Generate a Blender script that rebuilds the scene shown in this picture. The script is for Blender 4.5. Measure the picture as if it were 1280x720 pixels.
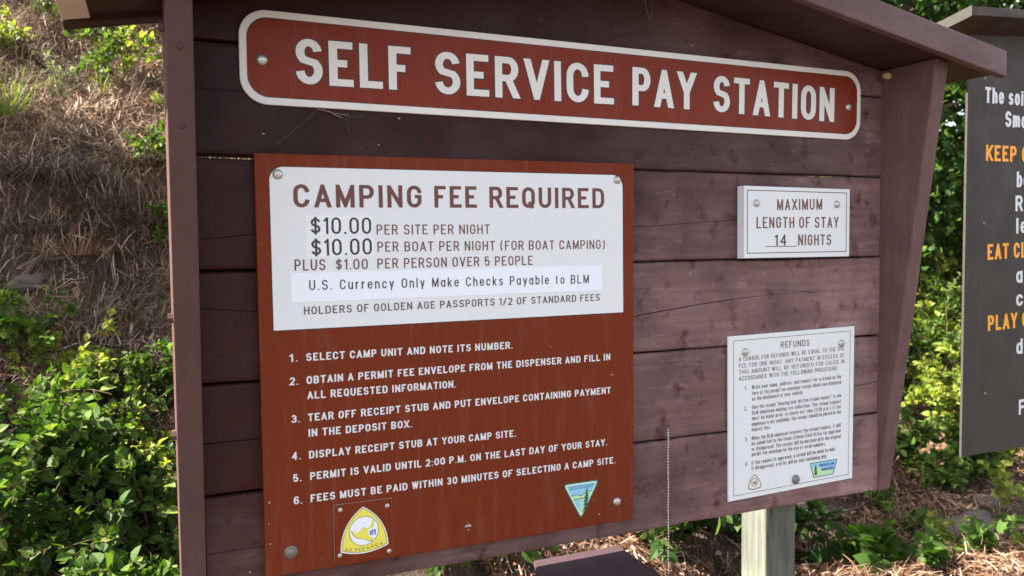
import bpy, bmesh, math, random
import numpy as np
from mathutils import Vector, Matrix, noise
random.seed(7); rng = np.random.default_rng(11)
for o in list(bpy.data.objects): bpy.data.objects.remove(o)
S = bpy.context.scene; C = S.collection
# ------------------------------------------------------------------ camera, sky, sun, exposure
CAM = Vector((-0.0615, -1.4017, 0.4055)); FPX = 1020.8
RIGHT = Vector((0.91605961, -0.40088441, -0.01124605)); UP = Vector((0.03143396, 0.04381734, 0.99854491)); BACK = Vector((-0.39980832, -0.91508018, 0.05274068))
cd = bpy.data.cameras.new('camera'); cam = bpy.data.objects.new('camera', cd); C.objects.link(cam)
cam.matrix_world = Matrix(((RIGHT.x, UP.x, BACK.x, CAM.x), (RIGHT.y, UP.y, BACK.y, CAM.y), (RIGHT.z, UP.z, BACK.z, CAM.z), (0, 0, 0, 1)))
cd.sensor_width = 36; cd.lens = FPX/1280*36; cd.clip_start = .02; cd.clip_end = 500
cd.dof.use_dof = True; cd.dof.focus_distance = 1.6; cd.dof.aperture_fstop = 7
S.camera = cam
SUN = Vector((-.66, .20, .72)).normalized()            # direction towards the sun
elev = math.asin(SUN.z); azim = math.atan2(SUN.x, SUN.y)
w = bpy.data.worlds.new('World'); S.world = w; w.use_nodes = True
nt = w.node_tree; bg = nt.nodes['Background']
sk = nt.nodes.new('ShaderNodeTexSky'); sk.sky_type = 'NISHITA'; sk.sun_disc = False
sk.sun_elevation = elev; sk.sun_rotation = azim; sk.air_density = 1.0; sk.dust_density = 1.5; sk.ozone_density = 1.0
hs = nt.nodes.new('ShaderNodeHueSaturation'); hs.inputs['Saturation'].default_value = .46
nt.links.new(sk.outputs[0], hs.inputs['Color']); nt.links.new(hs.outputs[0], bg.inputs[0]); bg.inputs[1].default_value = .07
sd = bpy.data.lights.new('sun', 'SUN'); sd.energy = 5.0; sd.angle = math.radians(.55); sd.color = (1, .93, .82)
sun = bpy.data.objects.new('sun', sd); C.objects.link(sun); sun.rotation_euler = SUN.to_track_quat('Z', 'Y').to_euler()
S.view_settings.view_transform = 'Standard'; S.view_settings.look = 'None'; S.view_settings.gamma = 1
S.view_settings.exposure = 2.74
S.render.engine = 'CYCLES'; S.cycles.max_bounces = 6; S.cycles.transparent_max_bounces = 4

# ------------------------------------------------------------------ object helpers
def tag(o, label=None, cat=None, group=None, kind=None):
    if label: o['label'] = label
    if cat: o['category'] = cat
    if group: o['group'] = group
    if kind: o['kind'] = kind
    return o
def empty(name, loc=(0, 0, 0), rz=0, **k):
    o = bpy.data.objects.new(name, None); C.objects.link(o); o.location = loc; o.rotation_euler = (0, 0, rz); o.empty_display_size = .05
    return tag(o, **k)
def link(name, me, mat, parent=None, loc=(0, 0, 0)):
    o = bpy.data.objects.new(name, me); C.objects.link(o)
    if mat is not None and not me.materials: me.materials.append(mat)
    if parent is not None: o.parent = parent
    o.location = loc
    return o
def mesh(name, V, F, smooth=False):
    me = bpy.data.meshes.new(name); me.from_pydata([tuple(v) for v in V], [], [tuple(f) for f in F]); me.update()
    if smooth: me.polygons.foreach_set('use_smooth', [True]*len(me.polygons))
    return me
def npmesh(name, V, T, smooth=False):
    V = np.asarray(V, np.float32); T = np.asarray(T, np.int32); k = T.shape[1]
    me = bpy.data.meshes.new(name); me.vertices.add(len(V)); me.vertices.foreach_set('co', V.ravel())
    me.loops.add(T.size); me.loops.foreach_set('vertex_index', T.ravel())
    me.polygons.add(len(T)); me.polygons.foreach_set('loop_start', np.arange(0, T.size, k, dtype=np.int32))
    me.update(calc_edges=True); me.polygons.foreach_set('use_smooth', [smooth]*len(T))
    return me
def bm_mesh(name, bm, smooth=False):
    bmesh.ops.recalc_face_normals(bm, faces=bm.faces)
    me = bpy.data.meshes.new(name); bm.to_mesh(me); bm.free()
    if smooth: me.polygons.foreach_set('use_smooth', [True]*len(me.polygons))
    return me
def hexa(name, P, mat, parent=None, bev=.0015, loc=(0, 0, 0)):
    """P: 8 corners, bottom ring of 4 then top ring of 4"""
    bm = bmesh.new(); v = [bm.verts.new(p) for p in P]
    for f in ((0, 3, 2, 1), (4, 5, 6, 7), (0, 1, 5, 4), (1, 2, 6, 5), (2, 3, 7, 6), (3, 0, 4, 7)): bm.faces.new([v[i] for i in f])
    bmesh.ops.recalc_face_normals(bm, faces=bm.faces)
    if bev: bmesh.ops.bevel(bm, geom=bm.edges[:], offset=bev, segments=2, affect='EDGES', profile=.5)
    return link(name, bm_mesh(name, bm), mat, parent, loc)
def box(name, a, b, mat, parent=None, bev=.0015):
    x0, y0, z0 = a; x1, y1, z1 = b
    return hexa(name, [(x0, y0, z0), (x1, y0, z0), (x1, y1, z0), (x0, y1, z0), (x0, y0, z1), (x1, y0, z1), (x1, y1, z1), (x0, y1, z1)], mat, parent, bev)
def prism(name, poly, y0, y1, mat, parent=None, bev=.0012):
    """poly: (x,z) outline, extruded from y0 (front) to y1"""
    bm = bmesh.new(); a = [bm.verts.new((x, y0, z)) for x, z in poly]; b = [bm.verts.new((x, y1, z)) for x, z in poly]
    n = len(poly); bm.faces.new(a); bm.faces.new(b[::-1])
    for i in range(n): bm.faces.new((a[i], a[(i+1) % n], b[(i+1) % n], b[i]))
    bmesh.ops.recalc_face_normals(bm, faces=bm.faces)
    if bev:
        e = [e for e in bm.edges if all(abs(v.co.y-y0) < 1e-6 for v in e.verts)]
        bmesh.ops.bevel(bm, geom=e, offset=bev, segments=2, affect='EDGES', profile=.5)
    return link(name, bm_mesh(name, bm), mat, parent)
def flat(name, polys, y, mat, parent=None, xf=None):
    """flat print: polygons of (x,z) at depth y"""
    V = []; F = []
    for i, P in enumerate(polys):
        F.append(tuple(range(len(V), len(V)+len(P)))); V += [(x, y, z) for x, z in P]
    return link(name, mesh(name, V, F), mat, parent)
def rrect(x0, z0, x1, z1, r, n=8, tilt=0.0):
    rs = r if isinstance(r, (tuple, list)) else (r,)*4      # bl, br, tr, tl
    P = []
    for (cx, cz, a0), rr in zip(((x0, z0, 180), (x1, z0, 270), (x1, z1, 0), (x0, z1, 90)), rs):
        sx = 1 if cx == x0 else -1; sz = 1 if cz == z0 else -1
        if rr <= 0: P.append((cx, cz)); continue
        for k in range(n+1):
            a = math.radians(a0+90*k/n); P.append((cx+sx*rr+rr*math.cos(a), cz+sz*rr+rr*math.sin(a)))
    if tilt:
        mx, mz = (x0+x1)/2, (z0+z1)/2
        P = [(mx+(x-mx)*math.cos(tilt)-(z-mz)*math.sin(tilt), mz+(x-mx)*math.sin(tilt)+(z-mz)*math.cos(tilt)) for x, z in P]
    return P
def lathe(name, prof, c, mat, parent=None, n=20, axis='y'):
    """prof: (radius, height out of the board); c: centre on the surface; heads point to -Y"""
    V = []; F = []
    for r, h in prof:
        for k in range(n):
            a = 2*math.pi*k/n; V.append((c[0]+r*math.cos(a), c[1]-h, c[2]+r*math.sin(a)))
    m = len(prof)
    for i in range(m-1):
        for k in range(n): F.append((i*n+k, i*n+(k+1) % n, (i+1)*n+(k+1) % n, (i+1)*n+k))
    F.append(tuple((m-1)*n+k for k in range(n)))
    return link(name, mesh(name, V, F, True), mat, parent)
def rivet(c, r, mat, parent=None, name='rivet', h=.55, washer=0):
    p = [(r, 0), (r*1.0, r*.12), (r*.93, r*.28*h/.55), (r*.75, r*.46*h/.55), (r*.45, r*.58*h/.55), (r*.12, r*.62*h/.55)]
    if washer: p = [(r*washer, 0), (r*washer, .0012), (r*1.02, .0013)]+[(a, b+.0013) for a, b in p]
    return lathe(name, p, c, mat, parent)
def tube_mesh(paths, n=6):
    """paths: list of (points, radii)"""
    VV = []; FF = []; off = 0
    for pts, rad in paths:
        P = np.asarray(pts, float); m = len(P)
        T = np.gradient(P, axis=0); T /= np.linalg.norm(T, axis=1)[:, None]+1e-9
        A = np.tile([.31, .23, .92], (m, 1)); N = np.cross(T, A); N /= np.linalg.norm(N, axis=1)[:, None]+1e-9; Bn = np.cross(T, N)
        a = np.arange(n)*2*math.pi/n
        R = np.broadcast_to(np.asarray(rad, float), (m,))
        V = P[:, None]+R[:, None, None]*(np.cos(a)[None, :, None]*N[:, None]+np.sin(a)[None, :, None]*Bn[:, None])
        VV.append(V.reshape(-1, 3))
        i = np.arange(m-1)[:, None]*n+np.arange(n)[None]; j = np.arange(m-1)[:, None]*n+(np.arange(n)[None]+1) % n
        FF.append(np.stack([i, j, j+n, i+n], -1).reshape(-1, 4)+off); off += m*n
    return np.concatenate(VV), np.concatenate(FF)

# ------------------------------------------------------------------ materials
def mat(name, col, rough=.5, metal=0., spec=.5):
    m = bpy.data.materials.new(name); m.use_nodes = True; b = m.node_tree.nodes['Principled BSDF']
    b.inputs['Base Color'].default_value = (*col, 1); b.inputs['Roughness'].default_value = rough; b.inputs['Metallic'].default_value = metal
    b.inputs['Specular IOR Level'].default_value = spec
    return m
class G:
    def __init__(s, m): s.t = m.node_tree; s.b = s.t.nodes['Principled BSDF']
    def n(s, ty, **k):
        x = s.t.nodes.new(ty)
        for a, v in k.items():
            if a.startswith('_'): x.inputs[int(a[1:])].default_value = v
            else: setattr(x, a, v)
        return x
    def l(s, a, b): s.t.links.new(a, b)
    def noise(s, scale, vec=None, det=4, rough=.55):
        x = s.n('ShaderNodeTexNoise'); x.inputs['Scale'].default_value = scale; x.inputs['Detail'].default_value = det; x.inputs['Roughness'].default_value = rough
        if vec is not None: s.l(vec, x.inputs['Vector'])
        return x.outputs[0]
    def ramp(s, f, stops):
        x = s.n('ShaderNodeValToRGB'); e = x.color_ramp.elements
        for i, (p, c) in enumerate(stops):
            c = (c, c, c, 1) if isinstance(c, (int, float)) else (*c, 1)
            if i < 2: e[i].position = p; e[i].color = c
            else: q = e.new(p); q.color = c
        s.l(f, x.inputs[0]); return x.outputs[0]
    def mix(s, f, a, b, mode='MIX'):
        x = s.n('ShaderNodeMix', data_type='RGBA', blend_type=mode)
        for i, v in ((0, f), (6, a), (7, b)):
            if isinstance(v, (int, float)): x.inputs[i].default_value = v
            elif isinstance(v, tuple): x.inputs[i].default_value = (*v, 1)
            else: s.l(v, x.inputs[i])
        return x.outputs[2]
    def math(s, op, a, b=0., clamp=False):
        x = s.n('ShaderNodeMath', operation=op, use_clamp=clamp)
        for i, v in ((0, a), (1, b)):
            if isinstance(v, (int, float)): x.inputs[i].default_value = v
            else: s.l(v, x.inputs[i])
        return x.outputs[0]
    def pos(s, scale=(1, 1, 1), off=None):
        g = s.n('ShaderNodeNewGeometry'); m = s.n('ShaderNodeMapping'); m.inputs['Scale'].default_value = scale
        s.l(g.outputs['Position'], m.inputs['Vector'])
        if off is not None: s.l(off, m.inputs['Location'])
        return m.outputs[0]
    def bump(s, h, st=.3, dist=.002):
        x = s.n('ShaderNodeBump'); x.inputs['Strength'].default_value = st; x.inputs['Distance'].default_value = dist
        s.l(h, x.inputs['Height']); s.l(x.outputs[0], s.b.inputs['Normal'])

def painted_wood(name, base, faded_lit, vertical=False, fade=.5, spots=True, rust=True):
    m = mat(name, base, .5, 0, .15); g = G(m)
    oi = g.n('ShaderNodeObjectInfo')
    sc = (22, 22, 1.6) if vertical else (1.6, 22, 22)
    v = g.pos(sc, oi.outputs['Random'])
    grain = g.noise(3.2, v, 6, .65); fine = g.noise(14, v, 4, .7)
    p = g.pos((1, 1, 1)); blot = g.noise(7, p, 5, .62); blot2 = g.noise(21, p, 4, .6); big = g.noise(2.3, p, 3, .5)
    # blotchy paint fade; eave shade and sideways sheen are also painted in by position
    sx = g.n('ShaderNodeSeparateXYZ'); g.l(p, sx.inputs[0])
    fade_shade = g.math('MULTIPLY_ADD', g.math('SUBTRACT', sx.outputs[0], g.math('MULTIPLY', sx.outputs[2], .66)), .60); fade_shade.node.inputs[2].default_value = fade-.42
    f = g.math('ADD', fade_shade, g.math('MULTIPLY', g.math('SUBTRACT', big, .5), 1.3), True)
    c = g.mix(f, base, faded_lit)
    c = g.mix(g.math('MULTIPLY', g.ramp(blot, [(.42, 0.), (.68, 1.)]), .45), c, tuple(x*.62 for x in base))
    c = g.mix(g.math('MULTIPLY', g.ramp(grain, [(.40, 0.), (.75, 1.)]), .4), c, tuple(x*.7 for x in base))
    hs = g.n('ShaderNodeHueSaturation'); g.l(c, hs.inputs['Color']); g.l(g.math('MULTIPLY_ADD', oi.outputs['Random'], .38), hs.inputs['Value']); hs.inputs['Value'].links[0].from_node.inputs[2].default_value = .82; c = hs.outputs[0]
    worn = g.ramp(g.noise(4.5, g.pos((2.2, 2.2, 9) if not vertical else (9, 9, 2.2), oi.outputs['Random']), 5, .72), [(.56, 0.), (.70, 1.)])
    c = g.mix(g.math('MULTIPLY', g.math('MULTIPLY', worn, f), .55), c, tuple(min(1, x*1.35+.03) for x in faded_lit))
    if rust:
        c = g.mix(g.math('MULTIPLY', g.ramp(blot2, [(.56, 0.), (.68, 1.)]), .7), c, (base[0]*1.15, base[1]*.55, base[2]*.5))
    # pale dust specks and scuffs
    if spots:
        vo = g.n('ShaderNodeTexVoronoi', feature='F1'); vo.inputs['Scale'].default_value = 26; g.l(g.pos((1, 1, 1.7)), vo.inputs['Vector'])
        sel = g.n('ShaderNodeSeparateColor'); g.l(vo.outputs['Color'], sel.inputs[0])
        near = g.math('LESS_THAN', vo.outputs['Distance'], g.math('MULTIPLY', sel.outputs[1], .055)); pick = g.math('GREATER_THAN', sel.outputs[0], .72)
        c = g.mix(g.math('MULTIPLY', g.math('MULTIPLY', near, pick), .7), c, (.42, .37, .33))
        dn = g.noise(90, p, 3, .7)
        c = g.mix(g.math('MULTIPLY', g.ramp(dn, [(.66, 0.), (.78, 1.)]), .22), c, (.30, .25, .24))
    g.l(c, g.b.inputs['Base Color'])
    g.l(g.ramp(blot, [(.3, .38), (.7, .6)]), g.b.inputs['Roughness'])
    h = g.math('ADD', g.math('MULTIPLY', grain, .8), g.math('MULTIPLY', fine, .35))
    g.bump(h, .55, .0016)
    return m
def print_panel(name, col, rough=.35, dirt=.25, dirtcol=(.2, .14, .1), specks=True, pscale=9):
    m = mat(name, col, rough, 0, .12); g = G(m); p = g.pos()
    n1 = g.noise(pscale, p, 5, .6); n2 = g.noise(70, p, 3, .7)
    c = g.mix(g.math('MULTIPLY', g.ramp(n1, [(.35, 0.), (.8, 1.)]), dirt), col, tuple(x*.75 for x in col))
    st = g.noise(16, g.pos((3.2, 3.2, .35)), 4, .7)
    c = g.mix(g.math('MULTIPLY', g.ramp(st, [(.52, 0.), (.78, 1.)]), dirt*.8), c, tuple(.55*x+.45*y for x, y in zip(col, dirtcol)))
    if specks:
        c = g.mix(g.math('MULTIPLY', g.ramp(n2, [(.70, 0.), (.76, 1.)]), dirt), c, dirtcol)
    g.l(c, g.b.inputs['Base Color']); g.l(g.ramp(n1, [(.3, rough*.85), (.7, min(1, rough*1.4))]), g.b.inputs['Roughness'])
    g.bump(g.noise(5, p, 2), .15, .002)
    return m
def leaf_mat(name, stops, trans=.32, rough=.6, tint=(1.35, 1.45, .6)):
    m = mat(name, stops[0][1], rough, 0, .22); g = G(m)
    ge = g.n('ShaderNodeNewGeometry'); oi = g.n('ShaderNodeObjectInfo')
    c = g.ramp(ge.outputs['Random Per Island'], stops)
    nz = g.noise(2.2, g.pos(), 2)
    c = g.mix(g.math('MULTIPLY', g.ramp(nz, [(.4, 0.), (.65, 1.)]), .35), c, tuple(x*.55 for x in stops[0][1]))
    g.l(c, g.b.inputs['Base Color'])
    tr = g.n('ShaderNodeBsdfTranslucent'); cc = g.mix(1., c, tint, 'MULTIPLY'); g.l(cc, tr.inputs[0])
    mx = g.n('ShaderNodeMixShader'); mx.inputs[0].default_value = trans
    g.l(g.b.outputs[0], mx.inputs[1]); g.l(tr.outputs[0], mx.inputs[2])
    g.l(mx.outputs[0], g.t.nodes['Material Output'].inputs[0])
    return m

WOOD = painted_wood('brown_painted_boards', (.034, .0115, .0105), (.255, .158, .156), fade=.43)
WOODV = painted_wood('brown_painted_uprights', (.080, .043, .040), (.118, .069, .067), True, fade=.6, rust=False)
ROOFW = painted_wood('brown_painted_roof_wood', (.050, .023, .020), (.066, .034, .031), fade=.4, rust=False)
FASCIA = painted_wood('brown_painted_fascia', (.115, .066, .065), (.15, .09, .09), fade=.6, rust=False)
CREAM = print_panel('cream_flaked_paint', (.60, .56, .48), .6, .6)
RED = print_panel('red_brown_sign_paint', (.148, .0250, .0075), .42, .3, (.35, .25, .2))
HRED = print_panel('maroon_sign_sheeting', (.175, .0235, .0085), .28, .25, (.35, .2, .2))
WHITE = print_panel('white_sign_paint', (.67, .70, .72), .35, .12, (.4, .36, .3))
STICK = print_panel('white_vinyl', (.75, .79, .86), .3, .05, specks=False)
OFFW = print_panel('off_white_sheeting', (.70, .695, .675), .4, .25, (.25, .15, .1))
BROWNINK = mat('dark_brown_ink', (.115, .028, .018), .4)
BLACKINK = mat('black_ink', (.022, .017, .02), .4)
DKLINE = mat('dark_outline_ink', (.03, .010, .008), .4)
GREYINK = mat('grey_brown_ink', (.085, .05, .055), .5)
STEEL = print_panel('zinc_plated_steel', (.50, .49, .45), .35, .6, (.2, .12, .08), pscale=300); STEEL.node_tree.nodes['Principled BSDF'].inputs['Metallic'].default_value = .75
DSTEEL = print_panel('weathered_steel', (.22, .21, .20), .5, .6, pscale=300); DSTEEL.node_tree.nodes['Principled BSDF'].inputs['Metallic'].default_value = .6
CHAIN = mat('nickel_chain', (.62, .60, .58), .3, .8)
DGREY = print_panel('dark_grey_sign_paint', (.058, .050, .044), .5, .3, (.2, .18, .16))
EDGEW = print_panel('chipped_pale_edge', (.34, .32, .29), .6, .8, (.08, .07, .06), pscale=60)
EDGED = print_panel('worn_grey_edge', (.05, .045, .040), .7, .9, (.04, .035, .03), pscale=120)
ORANGE = mat('orange_lettering', (.86, .34, .008), .45)
LWHITE = mat('white_lettering', (.62, .64, .66), .4)
YELLOW = mat('pale_yellow_ink', (.72, .66, .09), .4); YDARK = mat('olive_outline', (.22, .20, .08), .5)
BLUE = mat('blue_ink', (.04, .09, .32), .4); SKYB = mat('light_blue_ink', (.25, .52, .72), .4); PALEG = mat('pale_green_ink', (.42, .66, .36), .4); DGREEN = mat('dark_green_ink', (.012, .12, .065), .4); PALEC = mat('pale_border_ink', (.55, .74, .66), .4)
def post_wood():
    m = mat('weathered_grey_green_timber', (.3, .3, .22), .8); g = G(m)
    v = g.pos((30, 30, 1.5)); a = g.noise(3, v, 6, .7); b = g.noise(6, g.pos(), 3)
    c = g.ramp(a, [(.3, (.040, .042, .034)), (.5, (.085, .088, .070)), (.72, (.15, .145, .11))])
    c = g.mix(g.math('MULTIPLY', g.ramp(b, [(.45, 0.), (.7, 1.)]), .5), c, (.16, .20, .14))
    g.l(c, g.b.inputs['Base Color']); g.bump(a, .6, .003); return m
POSTW = post_wood()
BARK = None

# ------------------------------------------------------------------ lettering: a stroke font built from centre lines
def AR(cx, cy, rx, ry, a0, a1, n=9):
    return [(cx+rx*math.cos(math.radians(a0+(a1-a0)*k/n)), cy+ry*math.sin(math.radians(a0+(a1-a0)*k/n))) for k in range(n+1)]
XH = .72
_O = AR(.5, .7, .5, .3, 0, 180)+AR(.5, .3, .5, .3, 180, 360)
_o = AR(.5, .44, .5, .28, 0, 180)+AR(.5, .28, .5, .28, 180, 360)
FONT = {
 'A': (.60, [[(0, 0), (.5, 1), (1, 0)], ['n', (.18, .28), (.82, .28)]]),
 'B': (.56, [[(0, 0), (0, 1), (.5, 1)]+AR(.58, .755, .36, .245, 90, -90)+[(.05, .51)], ['n', (.05, .51), (.55, .51)]+AR(.62, .255, .38, .255, 90, -90)+[(0, 0)]]),
 'C': (.56, [['n']+AR(.5, .7, .5, .3, -2, 180)+AR(.5, .3, .5, .3, 180, 362)]),
 'D': (.57, [['c', (0, 0), (0, 1), (.5, 1)]+AR(.5, .68, .5, .32, 90, 0)+AR(.5, .32, .5, .32, 0, -90)]),
 'E': (.50, [[(1, 0), (0, 0), (0, 1), (.97, 1)], ['n', (.05, .51), (.88, .51)]]),
 'F': (.48, [[(0, 0), (0, 1), (1, 1)], ['n', (.05, .50), (.88, .50)]]),
 'G': (.57, [['n']+AR(.5, .7, .5, .3, -2, 180)+AR(.5, .3, .5, .3, 180, 360)+[(1, .5), (.55, .5)]]),
 'H': (.57, [[(0, 0), (0, 1)], [(1, 0), (1, 1)], ['n', (.05, .51), (.95, .51)]]),
 'I': (.0, [[(0, 0), (0, 1)]]),
 'J': (.50, [[(1, 1), (1, .3)]+AR(.5, .3, .5, .3, 0, -178)]),
 'K': (.58, [[(0, 0), (0, 1)], [(.02, .32), (.97, 1)], [(.33, .56), (1, 0)]]),
 'L': (.48, [[(0, 1), (0, 0), (1, 0)]]),
 'M': (.72, [[(0, 0), (0, 1), (.5, .05), (1, 1), (1, 0)]]),
 'N': (.58, [[(0, 0), (0, 1), (1, 0), (1, 1)]]),
 'O': (.57, [['c']+_O]),
 'P': (.54, [[(0, 0), (0, 1), (.55, 1)]+AR(.6, .73, .4, .27, 90, -90)+[(.05, .46)]]),
 'Q': (.57, [['c']+_O, ['n', (.55, .25), (.95, -.1)]]),
 'R': (.56, [[(0, 0), (0, 1), (.55, 1)]+AR(.6, .74, .38, .26, 90, -90)+[(.05, .48)], [(.55, .48), (1, 0)]]),
 'S': (.56, [['n']+AR(.5, .745, .48, .255, 8, 232, 14)+AR(.5, .265, .5, .265, 52, -174, 14)]),
 'T': (.54, [[(0, 1), (1, 1)], [(.5, 0), (.5, .98)]]),
 'U': (.57, [[(0, 1)]+AR(.5, .3, .5, .3, 180, 360)+[(1, 1)]]),
 'V': (.60, [[(0, 1), (.5, 0), (1, 1)]]),
 'W': (.82, [[(0, 1), (.25, 0), (.5, .95), (.75, 0), (1, 1)]]),
 'X': (.58, [[(0, 0), (1, 1)], [(0, 1), (1, 0)]]),
 'Y': (.58, [[(0, 1), (.5, .45), (1, 1)], [(.5, 0), (.5, .5)]]),
 'Z': (.52, [[(0, 1), (1, 1), (0, 0), (1, 0)]]),
 '0': (.54, [['c']+_O]),
 '1': (.18, [[(1, 0), (1, 1)], ['n', (1, 1.0), (-.25, .80)]]),
 '2': (.52, [['n']+AR(.5, .71, .5, .29, 172, -25)+[(0, 0), (1.12, 0)]]),
 '3': (.52, [['n']+AR(.46, .755, .46, .245, 165, -90)+[(.3, .51)], ['n', (.46, .51)]+AR(.5, .26, .5, .26, 90, -168)]),
 '4': (.56, [[(.72, 0), (.72, 1), (0, .3), (1.1, .3)]]),
 '5': (.52, [['n', (.95, 1), (.08, 1), (.02, .5)]+AR(.5, .32, .5, .32, 125, -165)]),
 '6': (.54, [['n']+AR(.52, .72, .48, .28, 22, 180)+[(0, .3)], ['c']+AR(.5, .285, .5, .285, 0, 360, 20)]),
 '.': (.0, [['n', (0, -.06), (0, .07)]]), ':': (.0, [['n', (0, -.06), (0, .07)], ['n', (0, .52), (0, .65)]]),
 ',': (.06, [['n', (1, .08), (0, -.16)]]), '-': (.26, [['n', (0, .42), (1, .42)]]),
 "'": (.0, [['n', (0, .72), (0, 1.03)]]), '"': (.18, [['n', (0, .72), (0, 1.03)], ['n', (1, .72), (1, 1.03)]]),
 '/': (.40, [[(0, 0), (1, 1)]]),
 '(': (.22, [['n']+AR(1.1, .5, 1.1, .62, 108, 252, 12)]), ')': (.22, [['n']+AR(-.1, .5, 1.1, .62, 72, -72, 12)]),
 '$': (.54, [['n']+AR(.5, .72, .48, .22, 8, 232, 14)+AR(.5, .28, .5, .22, 52, -174, 14), ['n', (.5, -.1), (.5, 1.1)]]),
 'a': (.46, [[(1, 0), (1, XH)], ['c']+[(x, y) for x, y in _o]]),
 'b': (.46, [[(0, 0), (0, 1)], ['c']+_o]), 'd': (.46, [[(1, 0), (1, 1)], ['c']+_o]),
 'c': (.44, [['n']+AR(.5, .44, .5, .28, 10, 180)+AR(.5, .28, .5, .28, 180, 350)]),
 'e': (.46, [['n', (.02, .38), (1, .38)]+AR(.5, .44, .5, .28, 0, 180)+AR(.5, .28, .5, .28, 180, 345)]),
 'f': (.30, [['n']+AR(.9, .76, .5, .24, 90, 180, 5)+[(.4, -.06)], ['n', (0, .69), (.95, .69)]]),
 'g': (.46, [['c']+_o, ['n', (1, XH)]+AR(.5, -.02, .5, .24, 0, -165, 7)]),
 'h': (.44, [[(0, 0), (0, 1)], ['n']+AR(.5, .42, .5, .30, 165, 0)+[(1, -.07)]]),
 'i': (.0, [[(0, 0), (0, XH)], ['n', (0, .88), (0, 1.04)]]), 'l': (.0, [[(0, 0), (0, 1)]]),
 'k': (.44, [[(0, 0), (0, 1)], ['n', (.05, .25), (.95, .74)], ['n', (.35, .42), (1.02, -.06)]]),
 'm': (.74, [[(0, 0), (0, XH)], ['n']+AR(.25, .45, .25, .27, 165, 0)+[(.5, -.06)], ['n']+AR(.75, .45, .25, .27, 170, 0)+[(1, -.06)]]),
 'n': (.44, [[(0, 0), (0, XH)], ['n']+AR(.5, .42, .5, .30, 165, 0)+[(1, -.06)]]),
 'o': (.46, [['c']+_o]),
 'p': (.46, [[(0, -.25), (0, XH)], ['c']+_o]), 'q': (.46, [[(1, -.25), (1, XH)], ['c']+_o]),
 'r': (.28, [[(0, 0), (0, XH)], ['n']+AR(.9, .36, .85, .36, 165, 85, 5)]),
 's': (.42, [['n']+AR(.5, .53, .46, .19, 15, 232, 9)+AR(.5, .19, .48, .19, 52, -165, 9)]),
 't': (.30, [['n', (.4, 1)]+AR(.9, .2, .5, .2, 180, 270, 5), ['n', (0, .69), (.95, .69)]]),
 'u': (.44, [[(1, 0), (1, XH)], ['n', (0, .78)]+AR(.5, .3, .5, .3, 180, 345)]),
 'v': (.46, [['n', (0, .78), (.5, 0), (1, .78)]]), 'w': (.68, [['n', (0, .78), (.25, 0), (.5, .7), (.75, 0), (1, .78)]]),
 'x': (.44, [['n', (0, -.06), (1, .78)], ['n', (0, .78), (1, -.06)]]),
 'y': (.46, [['n', (0, .78), (.52, .02)], ['n', (1, .78), (.35, -.27)]]),
}
def clip(P, lo, hi):
    for s, lim in ((1, lo), (-1, -hi)):
        Q = []; n = len(P)
        for i in range(n):
            a, b = P[i], P[(i+1) % n]; da, db = s*a[1]-lim, s*b[1]-lim
            if da >= 0: Q.append(a)
            if (da > 0 and db < 0) or (da < 0 and db > 0):
                k = da/(da-db); Q.append((a[0]+(b[0]-a[0])*k, a[1]+(b[1]-a[1])*k))
        P = Q
        if len(P) < 3: return []
    return P
def glyph(ch, t, k, grow=0.):
    """polygons (in cap heights) of one letter and its advance width; k condenses the widths"""
    wd, strokes = FONT[ch]; bw = wd*k; out = []
    for si, st in enumerate(strokes):
        st = list(st); flag = st.pop(0) if isinstance(st[0], str) else ''
        P = [Vector((t/2+x*bw, t/2+y*(1-t))) for x, y in st]
        Q = [P[0]]
        for q in P[1:]:
            if (q-Q[-1]).length > 1e-4: Q.append(q)
        P = Q; closed = flag == 'c'
        if closed and (P[0]-P[-1]).length < 1e-4: P.pop()
        lo = min(p.y for p in P)-t/2-grow/2; hi = max(p.y for p in P)+t/2+grow/2
        if flag == 'n': lo -= t; hi += t
        if not closed:
            for e, (a, b, raw) in enumerate(((P[0], P[1], st[0]), (P[-1], P[-2], st[-1]))):
                d = (a-b).normalized(); bd = min(abs(raw[0]), abs(raw[0]-1), abs(raw[1]), abs(raw[1]-1), abs(raw[1]-XH), abs(raw[1]+.25)) < 1e-6
                ax = min(abs(d.x), abs(d.y)) < 1e-3
                ext = grow/2
                if flag != 'n' and bd: ext += t/2 if ax else t*1.2
                if e == 0: P[0] = a+d*ext
                else: P[-1] = a+d*ext
        n = len(P); h = (t+grow)/2; L = []; R = []
        for i in range(n):
            if closed or 0 < i < n-1:
                d0 = (P[i]-P[i-1]).normalized(); d1 = (P[(i+1) % n]-P[i]).normalized()
                m = Vector((-(d0.y+d1.y), d0.x+d1.x))
                if m.length < 1e-4: m = Vector((-d0.y, d0.x))
                m.normalize(); c = max(.12, m.dot(Vector((-d0.y, d0.x)))); m *= h/c
            else:
                d = (P[1]-P[0]).normalized() if i == 0 else (P[-1]-P[-2]).normalized(); m = Vector((-d.y, d.x))*h
            L.append(P[i]+m); R.append(P[i]-m)
        for i in range(n if closed else n-1):
            j = (i+1) % n
            q = clip([tuple(L[i]), tuple(R[i]), tuple(R[j]), tuple(L[j])], lo, hi)
            if q: out.append((si+.17*(i % 5), q))
    return out, bw+t
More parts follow.
